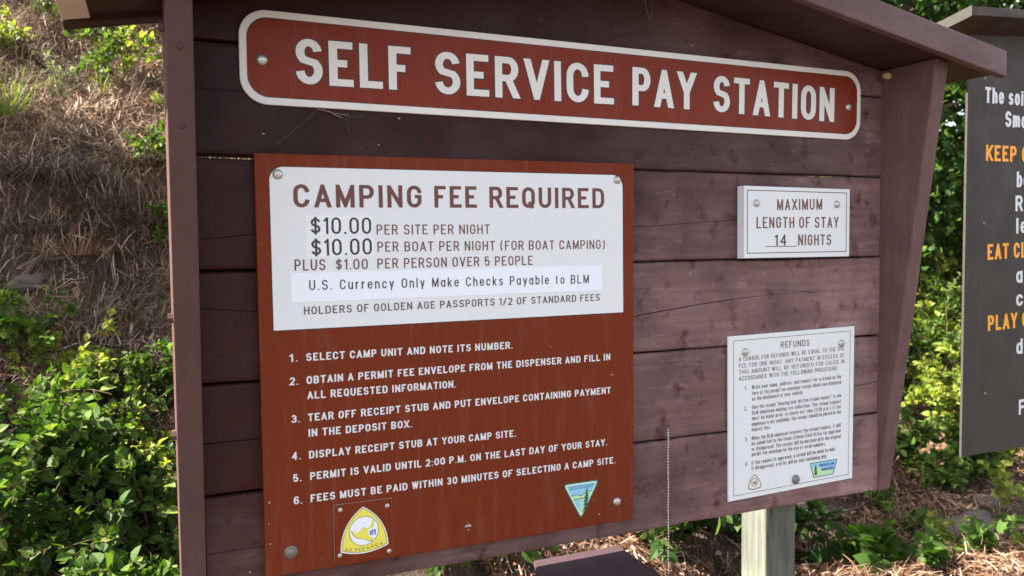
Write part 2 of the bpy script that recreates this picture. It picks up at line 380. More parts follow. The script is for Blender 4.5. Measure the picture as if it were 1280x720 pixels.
def text(s, x0, z0, x1, z1, h, t, y, mt, parent, space=.20, wspace=.42, grow=0., name='lettering', lift=.0, sx=1.2):
    """a line of printed letters from (x0,z0) to (x1,z1), cap height h, stroke t (of cap height)"""
    def total(k):
        W = 0
        for i, ch in enumerate(s):
            if ch == ' ': W += wspace*k
            else: W += FONT[ch][0]*k+t+(space*k if i < len(s)-1 else 0)
        return W
    t = t/(1+(sx-1)*.6); W = (x1-x0)/h/sx; lo, hi = .2, 4.
    for _ in range(40):
        k = (lo+hi)/2
        if total(k) < W: lo = k
        else: hi = k
    V = []; F = []; cx = 0; ang = math.atan2(z1-z0, x1-x0); ca, sa = math.cos(ang), math.sin(ang)
    for i, ch in enumerate(s):
        if ch == ' ': cx += wspace*k; continue
        polys, adv = glyph(ch, t, k, grow)
        for si, q in polys:
            b = len(V)
            for px, pz in q:
                X = (cx+px)*h*sx; Z = pz*h
                V.append((x0+X*ca-Z*sa, y-.00003*(si+1)-lift, z0+X*sa+Z*ca))
            F.append(tuple(range(b, b+len(q))))
        cx += adv+space*k
    return link(name, mesh(name, V, F), mt, parent)
# ------------------------------------------------------------------ the notice board (board front is the plane y = 0, ground about 1.1 m below its lower joints)
GZ = -1.1; BW = 1.4876
def under(x, y=0.): return .932-.18*abs(x-.745)         # underside of the roof
kiosk = empty('notice_board', (.745, .03, GZ), label='large brown timber notice board with gabled roof carrying the pay station signs', cat='notice board')
def kid(o):                                              # parent to the empty without moving it
    o.parent = kiosk; o.location = Vector(o.location)-Vector((.745, .03, GZ)); return o
def plank(z0, z1, roofcut=False, grooves=(), seed=0, y=0., wedge=0.):
    n = 90; V = []; F = []; th = .038
    for i in range(n+1):
        x = BW*i/n+(.001 if i == 0 else -.001 if i == n else 0)
        nz = lambda s, f=9: noise.noise(Vector((x*f, seed*7.1+s, .3)))
        a = z0+.0016+.0016*nz(0)+.0007*nz(5, 60)+wedge*max(0, .5-x)
        b = z1-.0010+.0016*nz(1)-.0010*abs(nz(6, 55))
        if roofcut: b = min(z1, under(x)-.001)
        yy = y+.0022*nz(2, 3)
        bv = .0045; ring = [(a, yy+th), (a+.0002, yy+bv), (a+bv*.6, yy+.0008), (a+bv*1.6, yy)]
        gs = []
        for gfn in grooves:
            gz, gd, gw = gfn(x)
            gs.append((gz+.0012*noise.noise(Vector((x*30, seed, 2))), gd, gw))
        for gz, gd, gw in gs:
            ring += [(gz-gw*1.2, yy-.0001), (gz-gw*.4, yy+gd*.9), (gz+gw*.3, yy+gd), (gz+gw, yy-.0001)]
        ring += [(b-bv*1.6, yy), (b-bv*.6, yy+.0008), (b-.0002, yy+bv), (b, yy+th)]
        V += [(x, q, p) for p, q in ring]; m = len(ring)
    for i in range(n):
        for k in range(m):
            k2 = (k+1) % m; F.append((i*m+k, (i+1)*m+k, (i+1)*m+k2, i*m+k2))
    F += [tuple(range(m)), tuple(n*m+k for k in range(m))[::-1]]
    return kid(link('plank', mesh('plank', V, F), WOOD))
def lerp(tab):
    X = [t[0] for t in tab]; Z = [t[1] for t in tab]; D = [t[2] for t in tab]; Wd = [t[3] for t in tab]
    return lambda x: (float(np.interp(x, X, Z)), float(np.interp(x, X, D)), float(np.interp(x, X, Wd)))
plank(-.1845, 0, seed=1, y=-.0015, grooves=[lerp([(0, -.093, .002, .0012), (.5, -.1, .001, .001), (.9, -.06, .0, .0003), (1.5, -.05, 0, .0003)])])
plank(0, .184, seed=2, y=.0005, grooves=[lerp([(0, .0885, .004, .0009), (.1, .0885, .003, .0008), (.7, .08, .0, .0003), (1.3, .066, .001, .0005), (1.42, .07, .004, .001), (1.49, .0755, .004, .001)])])
plank(.184, .368, seed=3, y=-.0008, grooves=[lerp([(0, .21, 0, .0003), (.6, .215, 0, .0003), (.75, .243, .003, .0008), (.82, .2598, .006, .0012), (.969, .2765, .006, .0011), (1.093, .287, .004, .0008), (1.18, .291, .001, .0004), (1.49, .292, 0, .0003)]),
                                             lerp([(0, .31, .0015, .0007), (.09, .30, .0012, .0006), (.9, .305, 0, .0003), (1.2, .3, .001, .0006), (1.3, .2905, .004, .0009), (1.488, .282, .004, .001)])])
plank(.368, .552, seed=4, y=.0006, grooves=[lerp([(0, .419, .0015, .0006), (.1, .429, .0015, .0006), (.8, .437, .002, .0007), (1.07, .4528, .0015, .0006), (1.2, .46, 0, .0003), (1.49, .46, 0, .0003)])])
plank(.552, .736, seed=5, y=-.0004, wedge=.004, grooves=[lerp([(0, .66, .0008, .0006), (.5, .65, 0, .0003), (1.49, .66, .001, .0005)])])
plank(.736, .95, True, seed=6, y=.0010)
# battens behind the lower joints, where no light comes through
for z in (0, .184, .368, .736):
    kid(box('batten', (.004, .0385, z-.03), (BW-.004, .054, z+.03), WOOD, bev=.001))
def uprt(x0, x1, right):
    zt0, zt1 = .9, under(x0)-.002
    d = lambda z: -(.003+.137*max(0, (z+.1845))/.955)
    a, b = -.1855, .79
    P = [(x0, d(a), a), (x1, d(a), a), (x1, .08, a), (x0, .08, a), (x0, d(b), under(x0)-.002), (x1, d(b), under(x1)-.002), (x1, .08, under(x1)-.002), (x0, .08, under(x0)-.002)]
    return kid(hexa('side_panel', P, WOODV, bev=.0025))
uprt(-.0385, -.0005, False); uprt(BW+.0005, BW+.0385, True)
# lag screws in the left upright's front edge and nut heads on its outer face
for z in (.695, .585):
    dd = .003+.137*(z+.1845)/.955
    kid(lathe('screw_head', [(.0052, -.002), (.0052, .0006), (.004, .0011), (.0022, .0009), (.0008, .0004)], (-.0195, -dd, z), WOODV, n=14))
for z in (.722, .30, .115):
    dd = .003+.137*(z+.1845)/.955
    bm = bmesh.new(); bmesh.ops.create_cone(bm, cap_ends=True, segments=6, radius1=.008, radius2=.008, depth=.008)
    bmesh.ops.rotate(bm, verts=bm.verts, matrix=Matrix.Rotation(math.pi/2, 3, 'Y')); bmesh.ops.translate(bm, verts=bm.verts, vec=(-.042, -dd+.012, z))
    kid(link('bolt', bm_mesh('bolt', bm), WOODV))
# roof: two sloping decks, a front and a back fascia, pale trim under the left eave
YF0, YB1 = -.185, .095
def slope_piece(name, xa, xb, ya, yb, lo, hi, m, bev=.0015):
    u = lambda x: .932-.18*abs(x-.745)
    P = [(xa, ya, u(xa)+lo), (xb, ya, u(xb)+lo), (xb, yb, u(xb)+lo), (xa, yb, u(xa)+lo), (xa, ya, u(xa)+hi), (xb, ya, u(xb)+hi), (xb, yb, u(xb)+hi), (xa, yb, u(xa)+hi)]
    return kid(hexa(name, P, m, bev=bev))
XL, XRr = -.182, 1.652
slope_piece('roof_deck', XL+.002, .7445, YF0+.02, YB1-.04, .0, .030, ROOFW)
slope_piece('roof_deck', .7455, XRr-.002, YF0+.02, YB1-.04, .0, .030, ROOFW)
for ya, yb in ((YF0, YF0+.019), (YB1-.039, YB1)):
    slope_piece('fascia', XL, .7445, ya, yb, -.010, .046, FASCIA if ya < 0 else ROOFW, .002)
    slope_piece('fascia', .7455, XRr, ya, yb, -.010, .046, FASCIA if ya < 0 else ROOFW, .002)
slope_piece('eave_trim', XL+.001, XL+.040, YF0+.021, YB1-.041, -.004, -.0005, CREAM, .001)
# support posts behind the boards
for x0 in (.214, 1.190):
    n = 40; P = []
    kid(box('support_post', (x0, .0395, GZ-.3), (x0+.087, .125, -.02), POSTW, bev=.004))
for x, z0, z1 in ((1.2035, -.205, -.245),):
    V = []; 
    for i in range(9):
        t = i/8; wv = .0022*math.sin(math.pi*min(1, t*1.2+.1))*(1-.5*t)
        xx = x-.005+.012*t+.004*math.sin(t*6); zz = z0+.02+(z1-z0-.02)*t
        V += [(xx-wv, .0388, zz), (xx+wv, .0388, zz)]
    kid(link('crack', mesh('crack', V, [(2*i, 2*i+1, 2*i+3, 2*i+2) for i in range(8)]), DKLINE))

# ------------------------------------------------------------------ helper for the signs
def sign_root(name, c, label, cat='sign'):
    e = empty(name, c, label=label, cat=cat); e['_c'] = tuple(c); return e
def own(root, o):
    c = Vector(root['_c']); o.parent = root; o.location = Vector(o.location)-c; return o
TXT = None
TEXT = {
 'header': (-0.0060, [
  ('SELF', 0.1621, 0.6762, 0.3598, 0.6771, 0.0746),
  ('SERVICE', 0.4038, 0.6750, 0.7692, 0.6769, 0.0716),
  ('PAY', 0.8112, 0.6781, 0.9621, 0.6770, 0.0748),
  ('STATION', 1.0062, 0.6762, 1.3358, 0.6708, 0.0744),
 ]),
 'title': (-0.0180, [
  ('CAMPING', 0.1513, 0.4712, 0.3714, 0.4727, 0.0381),
  ('FEE', 0.3949, 0.4729, 0.4753, 0.4732, 0.0394),
  ('REQUIRED', 0.4999, 0.4733, 0.7395, 0.4744, 0.0377),
 ]),
 'price': (-0.0180, [
  ('$10.00', 0.1780, 0.4271, 0.2805, 0.4271, 0.0279),
  ('$10.00', 0.1784, 0.3907, 0.2811, 0.3918, 0.0280),
 ]),
 'fees': (-0.0180, [
  ('PER SITE PER NIGHT', 0.2898, 0.4257, 0.4997, 0.4260, 0.0172),
  ('PER BOAT PER NIGHT (FOR BOAT CAMPING)', 0.2906, 0.3962, 0.7403, 0.3958, 0.0172),
  ('PLUS', 0.1504, 0.3669, 0.2009, 0.3665, 0.0185),
  ('$1.00', 0.2184, 0.3671, 0.2732, 0.3668, 0.0176),
  ('PER PERSON OVER 5 PEOPLE', 0.2900, 0.3673, 0.5855, 0.3678, 0.0172),
  ('HOLDERS OF GOLDEN AGE PASSPORTS 1/2 OF STANDARD FEES', 0.1639, 0.2932, 0.7283, 0.2954, 0.0133),
 ]),
 'sticker': (-0.0195, [
  ('U.S. Currency Only Make Checks Payable to BLM', 0.1734, 0.3338, 0.7041, 0.3300, 0.0167),
 ]),
 'rules': (-0.0180, [
  ('1.', 0.1381, 0.2151, 0.1515, 0.2152, 0.0127),
  ('SELECT CAMP UNIT AND NOTE ITS NUMBER.', 0.1655, 0.2152, 0.5428, 0.2130, 0.0130),
  ('2.', 0.1375, 0.1764, 0.1519, 0.1762, 0.0127),
  ('OBTAIN A PERMIT FEE ENVELOPE FROM THE DISPENSER AND FILL IN', 0.1654, 0.1764, 0.7516, 0.1776, 0.0131),
  ('ALL REQUESTED INFORMATION.', 0.1661, 0.1507, 0.4304, 0.1492, 0.0131),
  ('3.', 0.1385, 0.1132, 0.1529, 0.1126, 0.0128),
  ('TEAR OFF RECEIPT STUB AND PUT ENVELOPE CONTAINING PAYMENT', 0.1661, 0.1131, 0.7523, 0.1115, 0.0131),
  ('IN THE DEPOSIT BOX.', 0.1664, 0.0868, 0.3468, 0.0850, 0.0132),
  ('4.', 0.1383, 0.0506, 0.1527, 0.0503, 0.0128),
  ('DISPLAY RECEIPT STUB AT YOUR CAMP SITE.', 0.1663, 0.0496, 0.5478, 0.0471, 0.0132),
  ('5.', 0.1393, 0.0129, 0.1531, 0.0128, 0.0129),
  ('PERMIT IS VALID UNTIL 2:00 P.M. ON THE LAST DAY OF YOUR STAY.', 0.1673, 0.0130, 0.7439, 0.0089, 0.0132),
  ('6.', 0.1390, -0.0249, 0.1535, -0.0255, 0.0129),
  ('FEES MUST BE PAID WITHIN 30 MINUTES OF SELECTING A CAMP SITE.', 0.1672, -0.0250, 0.7625, -0.0289, 0.0133),
 ]),
 'stay': (-0.0240, [
  ('MAXIMUM', 1.1608, 0.4732, 1.2865, 0.4753, 0.0238),
  ('LENGTH OF STAY', 1.1056, 0.4348, 1.3347, 0.4357, 0.0236),
  ('14', 1.1548, 0.3976, 1.1870, 0.3973, 0.0231),
  ('NIGHTS', 1.2192, 0.3974, 1.3134, 0.3973, 0.0234),
 ]),
 'refund': (-0.0060, [
  ('REFUNDS', 1.1884, 0.1732, 1.2703, 0.1736, 0.0141),
  ('A CHARGE FOR REFUNDS WILL BE EQUAL TO THE USE', 1.0750, 0.1513, 1.3740, 0.1571, 0.0091),
  ('FEE FOR ONE NIGHT. ANY PAYMENT IN EXCESS OF', 1.0751, 0.1372, 1.3742, 0.1411, 0.0091),
  ('THIS AMOUNT WILL BE REFUNDED FOR CAUSE IN', 1.0751, 0.1234, 1.3744, 0.1270, 0.0091),
  ('ACCORDANCE WITH THE FOLLOWING PROCEDURE.', 1.0752, 0.1094, 1.3567, 0.1128, 0.0092),
  ('1.', 1.0898, 0.0884, 1.0980, 0.0884, 0.0087),
  ('Write your name, address, and request for a refund on the', 1.1100, 0.0885, 1.3647, 0.0934, 0.0087),
  ('face of the permit fee envelope receipt which you displayed', 1.1101, 0.0756, 1.3649, 0.0805, 0.0087),
  ('on the dashboard of your vehicle.', 1.1102, 0.0634, 1.2533, 0.0662, 0.0087),
  ('2.', 1.0900, 0.0436, 1.0990, 0.0435, 0.0087),
  ('Give the receipt "bearing your written refund request" to the', 1.1103, 0.0451, 1.3653, 0.0497, 0.0087),
  ('BLM employee making fee collection. The refund request', 1.1103, 0.0328, 1.3654, 0.0364, 0.0088),
  ('must be made prior to check-out time (2:00 p.m.). If the', 1.1104, 0.0208, 1.3646, 0.0240, 0.0087),
  ('employee is not available, the receipt should be placed in the', 1.1098, 0.0081, 1.3648, 0.0121, 0.0087),
  ('deposit box.', 1.1099, -0.0037, 1.1618, -0.0030, 0.0088),
  ('3.', 1.0912, -0.0230, 1.1002, -0.0233, 0.0087),
  ('When the BLM employee receives the refund request, it will', 1.1100, -0.0229, 1.3647, -0.0186, 0.0087),
  ("be submitted to the Coeur d'Alene Field Office for approval", 1.1100, -0.0345, 1.3649, -0.0314, 0.0088),
  ('or disapproval. The receipt will be matched with the original', 1.1101, -0.0464, 1.3650, -0.0445, 0.0087),
  ('permit fee envelope by the use of serial numbers.', 1.1102, -0.0579, 1.3202, -0.0572, 0.0088),
  ('4.', 1.0921, -0.0773, 1.1009, -0.0773, 0.0088),
  ('If the request is approved, a refund will be made by mail.', 1.1103, -0.0767, 1.3499, -0.0720, 0.0088),
  ('If disapproved, a letter will be sent explaining why.', 1.1103, -0.0885, 1.3256, -0.0858, 0.0088),
 ]),
}

# header sign
T_ = -.0042
hd = sign_root('header_sign', (.745, 0, .711), 'long maroon sign with white border reading SELF SERVICE PAY STATION under the roof')
own(hd, prism('sign_plate', rrect(.0734, .6365, 1.4165, .789, .044, 12, T_), -.0058, -.0012, OFFW))
own(hd, flat('dark_line', [rrect(.0734+.0118, .6365+.0118, 1.4165-.0118, .789-.0118, .034, 12, T_)], -.0062, DKLINE))
own(hd, flat('sign_face', [rrect(.0734+.0130, .6365+.0130, 1.4165-.0130, .789-.0130, .033, 12, T_)], -.0065, HRED))
for s, x0, z0, x1, z1, h in TEXT['header'][1]:
    own(hd, text(s, x0, z0, x1, z1, .0745, .178, -.0068, DKLINE, None, space=.20, grow=.045, name='letter_outline'))
    own(hd, text(s, x0, z0, x1, z1, .0745, .178, -.0072, OFFW, None, space=.20))
own(hd, rivet((.1082, -.0066, .7105), .0095, STEEL, washer=0)); own(hd, rivet((1.378, -.0066, .7062), .0085, STEEL))
# main sign
ms = sign_root('fee_sign', (.449, 0, .207), 'large red-brown sign headed CAMPING FEE REQUIRED with six numbered rules')
own(ms, prism('sign_plate', [(.0918, -.1425), (.8035, -.1485), (.8080, .5625), (.0905, .5590)], -.018, -.0015, RED, bev=.0022))
own(ms, flat('dark_line', [rrect(.1130, .2685, .7820, .5390, (0, 0, .0235, .0235), 8, .0022)], -.01855, DKLINE))
own(ms, flat('white_field', [rrect(.1140, .2697, .7810, .5380, (0, 0, .0225, .0225), 8, .0022)], -.0188, WHITE))
yT = -.0192
PRICEW = print_panel('pale_vinyl', (.715, .745, .775), .3, .05, specks=False)
for s, x0, z0, x1, z1, h in TEXT['title'][1]: own(ms, text(s, x0, z0, x1, z1, .0383, .175, yT, BROWNINK, None, space=.24))
for s, x0, z0, x1, z1, h in TEXT['price'][1]:
    own(ms, flat('price_sticker', [[(x0-.008, z0-.0035), (x1+.004, z1-.0035), (x1+.004, z1+.0315), (x0-.008, z0+.0315)]], -.01905, PRICEW))
    own(ms, text(s, x0, z0, x1, z1, .0280, .13, yT, BLACKINK, None, space=.22))
for s, x0, z0, x1, z1, h in TEXT['fees'][1]: own(ms, text(s, x0, z0, x1, z1, h, .125 if h > .014 else .15, yT, BROWNINK if h > .014 else GREYINK, None, space=.26, wspace=.5))
own(ms, prism('sticker', [(.1439, .3140), (.7338, .3158), (.7341, .3640), (.1438, .3628)], -.0194, -.0188, STICK, bev=0))
for s, x0, z0, x1, z1, h in TEXT['sticker'][1]: own(ms, text(s, x0, z0, x1, z1, h, .12, -.0197, BLACKINK, None, space=.34, wspace=.7))
for s, x0, z0, x1, z1, h in TEXT['rules'][1]: own(ms, text(s, x0, z0, x1, z1, .0131, .20, -.0183, LWHITE, None, space=.22, wspace=.52))
for c, r, m, wsh in (((.1271, -.0185, .5249), .0085, STEEL, 0), ((.7685, -.0185, .5294), .0078, STEEL, 0), ((.1331, -.018, -.1052), .0080, DSTEEL, 1.35), ((.7652, -.018, -.1066), .0085, STEEL, 0)):
    own(ms, rivet(c, r, m, washer=wsh))
def chip(cx, cz, r, y, m, seed, sx=1.):
    q = random.Random(seed); n = 9
    return flat('paint_chip', [[(cx+r*sx*q.uniform(.5, 1.1)*math.cos(2*math.pi*k/n), cz+r*q.uniform(.4, 1.1)*math.sin(2*math.pi*k/n)) for k in range(n)]], y, m)
for i, (x, z, r, sx) in enumerate(((.4496, -.1077, .004, 1.8), (.4505, -.1155, .0018, 1.5), (.4490, -.1015, .0013, 1), (.7245, -.1262, .0020, 1.3), (.6215, .2180-.006, .0018, .8), (.1000, -.0165, .0022, .9), (.0985, -.052, .0014, 1), (.0995, -.086, .0016, 1.6), (.60, -.135, .0013, 1), (.0965, .41, .001, 1), (.755, .148, .0015, 3))):
    own(ms, chip(x, z, r, -.0184, EDGEW, i, sx))
# riveted badge plate on the main sign
bd = own(ms, prism('badge_plate', [(.2055, -.1345), (.3065, -.1365), (.3070, -.0370), (.2058, -.0357)], -.0195, -.0180, RED, bev=.0004))
boff = Vector(bd.location)
def sub(o): o.parent = bd; o.location = (0, 0, 0); return o
own(ms, flat('plate_edge', [[(.2050, -.1350), (.3070, -.1370), (.3076, -.0364), (.2052, -.0351)]], -.01815, EDGEW))
for x, z in ((.2165, -.0449), (.2989, -.049), (.2142, -.1241), (.3007, -.1301)): sub(rivet((x, -.0195, z), .0042, STEEL))
def shield(s, cx=.2570, cz=-.0862):
    a = (-.0014, .0417); b = (-.0416, -.0330); c = (.0430, -.0310)
    def arc(p, q, bul, n=10):
        P = []; d = Vector((q[0]-p[0], q[1]-p[1])); nn = Vector((d.y, -d.x)).normalized()
        for k in range(n):
            t = k/n; P.append((p[0]+d.x*t+nn.x*bul*4*t*(1-t), p[1]+d.y*t+nn.y*bul*4*t*(1-t)))
        return P
    P = arc(a, c, -.0115)+arc(c, b, -.0085)+arc(b, a, -.0115)
    return [(cx+x*s, cz+z*s) for x, z in P]
sub(flat('emblem_border', [shield(1.0)], -.01985, OFFW)); sub(flat('emblem_line', [shield(.945)], -.01995, YDARK)); sub(flat('emblem_field', [shield(.915)], -.02005, YELLOW))
def disc(cx, cz, r, n=28, sx=1.): return [(cx+r*sx*math.cos(2*math.pi*k/n), cz+r*math.sin(2*math.pi*k/n)) for k in range(n)]
bc = (.2565, -.0872)
sub(flat('emblem_ring', [disc(*bc, .0262)], -.02012, YDARK)); sub(flat('emblem_disc', [disc(*bc, .0250)], -.02020, STICK))
bird = [(-.0215, .0035), (-.012, -.003), (-.006, .0005), (-.0035, .0045), (.0005, .006), (.003, .0035), (.007, .003), (.0125, .009), (.0165, .0165), (.0155, .007), (.0135, -.0005), (.012, -.008), (.0145, -.0155), (.011, -.020), (.006, -.0175), (-.001, -.0135), (-.008, -.0125), (-.0155, -.008), (-.0195, -.002)]
sub(flat('emblem_bird_line', [[(bc[0]+x*1.07, bc[1]+z*1.07) for x, z in bird]], -.02028, YDARK)); sub(flat('emblem_bird', [[(bc[0]+x, bc[1]+z) for x, z in bird]], -.02036, YELLOW))
sub(flat('emblem_disc', [disc(bc[0]+.0155, bc[1]-.0045, .0088, 16)], -.02044, STICK))
fam = []
for dx, hh in ((-.004, .0055), (-.0005, .0085), (.004, .0075)):
    x, z = bc[0]+.0155+dx, bc[1]-.0095
    fam += [disc(x, z+hh+.0012, .0012, 8), [(x-.0011, z), (x+.0011, z), (x+.0013, z+hh*.95), (x-.0013, z+hh*.95)]]
fam += [[(bc[0]+.009, bc[1]-.004), (bc[0]+.021, bc[1]-.002), (bc[0]+.021, bc[1]-.0005), (bc[0]+.009, bc[1]-.0025)]]
sub(flat('emblem_figures', fam, -.02052, BLUE))
for s_, xa, za, xb, zb in (("U.S.", .2235, -.1178, .2365, -.1205), ("FEE", .2400, -.1211, .2570, -.1216), ("AREA", .2605, -.1213, .2905, -.1160)):
    sub(text(s_, xa, za, xb, zb, .0052, .22, -.02015, YDARK, None, space=.3))
# triangular agency emblem
def tri(g):
    A = Vector((.6480, -.0585)); B_ = Vector((.7222, -.0585)); D = Vector((.6842, -.1262)); cen = (A+B_+D)/3; out = []
    for p, q, r in ((D, A, B_), (A, B_, D), (B_, D, A)):
        rad = .0075
        e0 = (p-q).normalized(); e1 = (r-q).normalized()
        for k in range(6):
            t = k/5; s0 = q+e0*rad*(1-t)**1; 
            pt = (q+e0*rad)*(1-t)**2+q*2*t*(1-t)+(q+e1*rad)*t**2
            out.append(tuple(cen+(pt-cen)*g))
    return out
own(ms, flat('emblem_border', [tri(1.10)], -.01835, DGREEN)); own(ms, flat('emblem_border', [tri(1.0)], -.01845, PALEC)); own(ms, flat('emblem_sky', [tri(.87)], -.01855, SKYB))
def tx(u, v): # u 0..1 across the top, v 0..1 down, inside the triangle
    xl = .6520+(.6842-.6520)*v; xr = .7180+(.6842-.7180)*v
    return (xl+(xr-xl)*u, -.0615-.0590*v)
own(ms, flat('emblem_hills', [[tx(0, .34), tx(.16, .31), tx(.34, .33), tx(.5, .37), tx(.66, .31), tx(.84, .25), tx(1, .26), tx(1, .95), tx(0, .95)]], -.01865, PALEG))
own(ms, flat('emblem_river', [[tx(.06, .52), tx(.5, .50), tx(.62, .56), tx(.35, .62), tx(.55, .70), tx(.25, .78), tx(.2, .86), tx(.0, .8), tx(.0, .6)]], -.01872, SKYB))
own(ms, flat('emblem_line', [[tx(0, .33), tx(.18, .30), tx(.34, .32), tx(.5, .36), tx(.66, .30), tx(.84, .24), tx(1, .25), tx(1, .27), tx(.84, .26), tx(.66, .325), tx(.5, .385), tx(.34, .345), tx(.18, .325), tx(0, .355)],
   [tx(0, .47), tx(.4, .455), tx(1, .44), tx(1, .46), tx(.4, .48), tx(0, .495)]], -.01878, DGREEN))
own(ms, flat('emblem_tree', [[(.6972, -.0655), (.6982, -.072), (.7003, -.0775), (.6988, -.078), (.7010, -.0855), (.6992, -.0862), (.7012, -.0930), (.6992, -.0940), (.6985, -.1010), (.6945, -.1085), (.6895, -.1150), (.6870, -.1160), (.6905, -.1090), (.6925, -.1030), (.6885, -.1035), (.6930, -.0970), (.6895, -.0965), (.6940, -.0895), (.6912, -.0890), (.6955, -.0810), (.6940, -.0805), (.6962, -.0740)]], -.01884, DGREEN))
own(ms, text('U.S. DEPARTMENT OF THE INTERIOR', .6545, -.0650, .7160, -.0650, .0021, .22, -.01885, DGREEN, None, space=.3))
own(ms, text('BUREAU OF LAND MANAGEMENT', .6590, -.0690, .7110, -.0690, .0021, .22, -.01885, DGREEN, None, space=.3))
# stay limit sign, on a thick white block
st = sign_root('stay_limit_sign', (1.22, 0, .447), 'small thick white sign reading MAXIMUM LENGTH OF STAY 14 NIGHTS')
own(st, prism('sign_block', [(1.0735, .3715), (1.3680, .3710), (1.3680, .5212), (1.0735, .5238)], -.024, -.002, WHITE, bev=.0015))
def frame_lines(root, P, w_, y, m):
    c = (sum(p[0] for p in P)/4, sum(p[1] for p in P)/4); Q = []
    for x, z in P: Q.append((x-w_*(1 if x > c[0] else -1), z-w_*(1 if z > c[1] else -1)))
    own(root, flat('border_line', [[P[i], P[(i+1) % 4], Q[(i+1) % 4], Q[i]] for i in range(4)], y, m))
frame_lines(st, [(1.0808, .3816), (1.3585, .3816), (1.3585, .5135), (1.0808, .5155)], .0016, -.0245, BROWNINK)
for s, x0, z0, x1, z1, h in TEXT['stay'][1]: own(st, text(s, x0, z0, x1, z1, .0236, .135, -.0246, BROWNINK if s != '14' else BLACKINK, None, space=.30, wspace=.5))
own(st, flat('underline', [[(1.1300, .3950), (1.2160, .3950), (1.2160, .3964), (1.1300, .3964)]], -.0245, BROWNINK))
own(st, rivet((1.1053, -.0242, .4875), .0080, STEEL)); own(st, rivet((1.3290, -.0242, .4871), .0080, STEEL))
# refunds notice
rf = sign_root('refund_notice', (1.226, 0, .03), 'white refunds notice dense with small print on the right lower boards')
own(rf, prism('sign_plate', [(1.0490, -.1500), (1.4025, -.1425), (1.4045, .2105), (1.0470, .2060)], -.0065, -.0022, WHITE, bev=.0008))
frame_lines(rf, [(1.0618, -.1395), (1.3900, -.1325), (1.3920, .2010), (1.0602, .1965)], .0011, -.0068, GREYINK)
FAINT = mat('faint_print', (.12, .085, .09), .5)
for i, (s, x0, z0, x1, z1, h) in enumerate(TEXT['refund'][1]):
    own(rf, text(s, x0, z0, x1, z1, h, .13, -.0069, GREYINK if i == 0 else FAINT, None, space=.26, wspace=.55))
own(rf, rivet((1.0911, -.0067, .1706), .0088, STEEL)); own(rf, rivet((1.3636, -.0067, .1735), .0085, STEEL))
own(rf, rivet((1.2328, -.0067, -.1239), .0108, DSTEEL, washer=0)); own(rf, rivet((1.2328, -.0095, -.1239), .0058, STEEL, h=.4, name='bolt'))
sm = [(1.1185+(x-.2570)*.42, -.1150+(z+.0862)*.42) for x, z in shield(1.0)]
own(rf, flat('emblem_border', [sm], -.0069, YDARK)); own(rf, flat('emblem_field', [[(1.1185+(x-.2570)*.36, -.1150+(z+.0862)*.36) for x, z in shield(1.0)]], -.0070, OFFW))
own(rf, flat('emblem_ring', [disc(1.1185, -.1155, .0098, 18)], -.0071, YDARK)); own(rf, flat('emblem_disc', [disc(1.1185, -.1155, .0080, 18)], -.0072, OFFW))
own(rf, flat('emblem_bird', [[(1.1185+x*.36, -.1150+z*.36) for x, z in bird]], -.0073, YDARK))
own(rf, flat('emblem_border', [[(1.2740, -.0925), (1.3560, -.0915), (1.3440, -.1262), (1.2850, -.1272)]], -.0069, DGREEN))
own(rf, flat('emblem_sky', [[(1.2762, -.0942), (1.3530, -.0932), (1.3420, -.1248), (1.2865, -.1256)]], -.0070, SKYB))
own(rf, flat('emblem_hills', [[(1.2800, -.1050), (1.2890, -.1010), (1.2960, -.1060), (1.3070, -.1000), (1.3080, -.1130), (1.3440, -.1150), (1.3425, -.1240), (1.2870, -.1248)]], -.0071, PALEG))
own(rf, flat('emblem_tree', [[(1.2905, -.097), (1.2950, -.108), (1.2935, -.109), (1.2965, -.121), (1.2865, -.121), (1.2885, -.109), (1.2870, -.108)]], -.0072, DGREEN))
own(rf, text('BUREAU OF LAND', 1.3020, -.1040, 1.3460, -.1036, .0062, .2, -.0072, BLUE, None)); own(rf, text('MANAGEMENT', 1.3080, -.1140, 1.3440, -.1138, .0062, .2, -.0072, BLUE, None))
# bead chain hanging from a small screw eye
ch = empty('bead_chain', (.8902, -.012, .0237), label='thin silver bead chain hanging from the boards right of the fee sign', cat='chain')
V = []; F = []; zc = .0237; k = 0; icos = [(0, 1), ]
bmc = bmesh.new()
while zc > -.46:
    bmesh.ops.create_icosphere(bmc, subdivisions=1, radius=.0023, matrix=Matrix.Translation((.0004*math.sin(k*.4), -.001, zc-.0237))); zc -= .0060; k += 1
o = link('beads', bm_mesh('beads', bmc, True), CHAIN, ch)
V, F = tube_mesh([([(0, -.001, 0), (.0003, -.001, -.24), (0, -.001, -.485)], .0005)], 5); link('chain_wire', npmesh('chain_wire', V, F, True), CHAIN, ch)
V, F = tube_mesh([([(.003*math.cos(a), -.001+.0005*a, .003+.003*math.sin(a)) for a in np.linspace(-1.4, 4.6, 12)], .0008), ([(0, .014, .004), (0, -.001, .006)], .0009)], 6); link('screw_eye', npmesh('screw_eye', V, F, True), DSTEEL, ch)
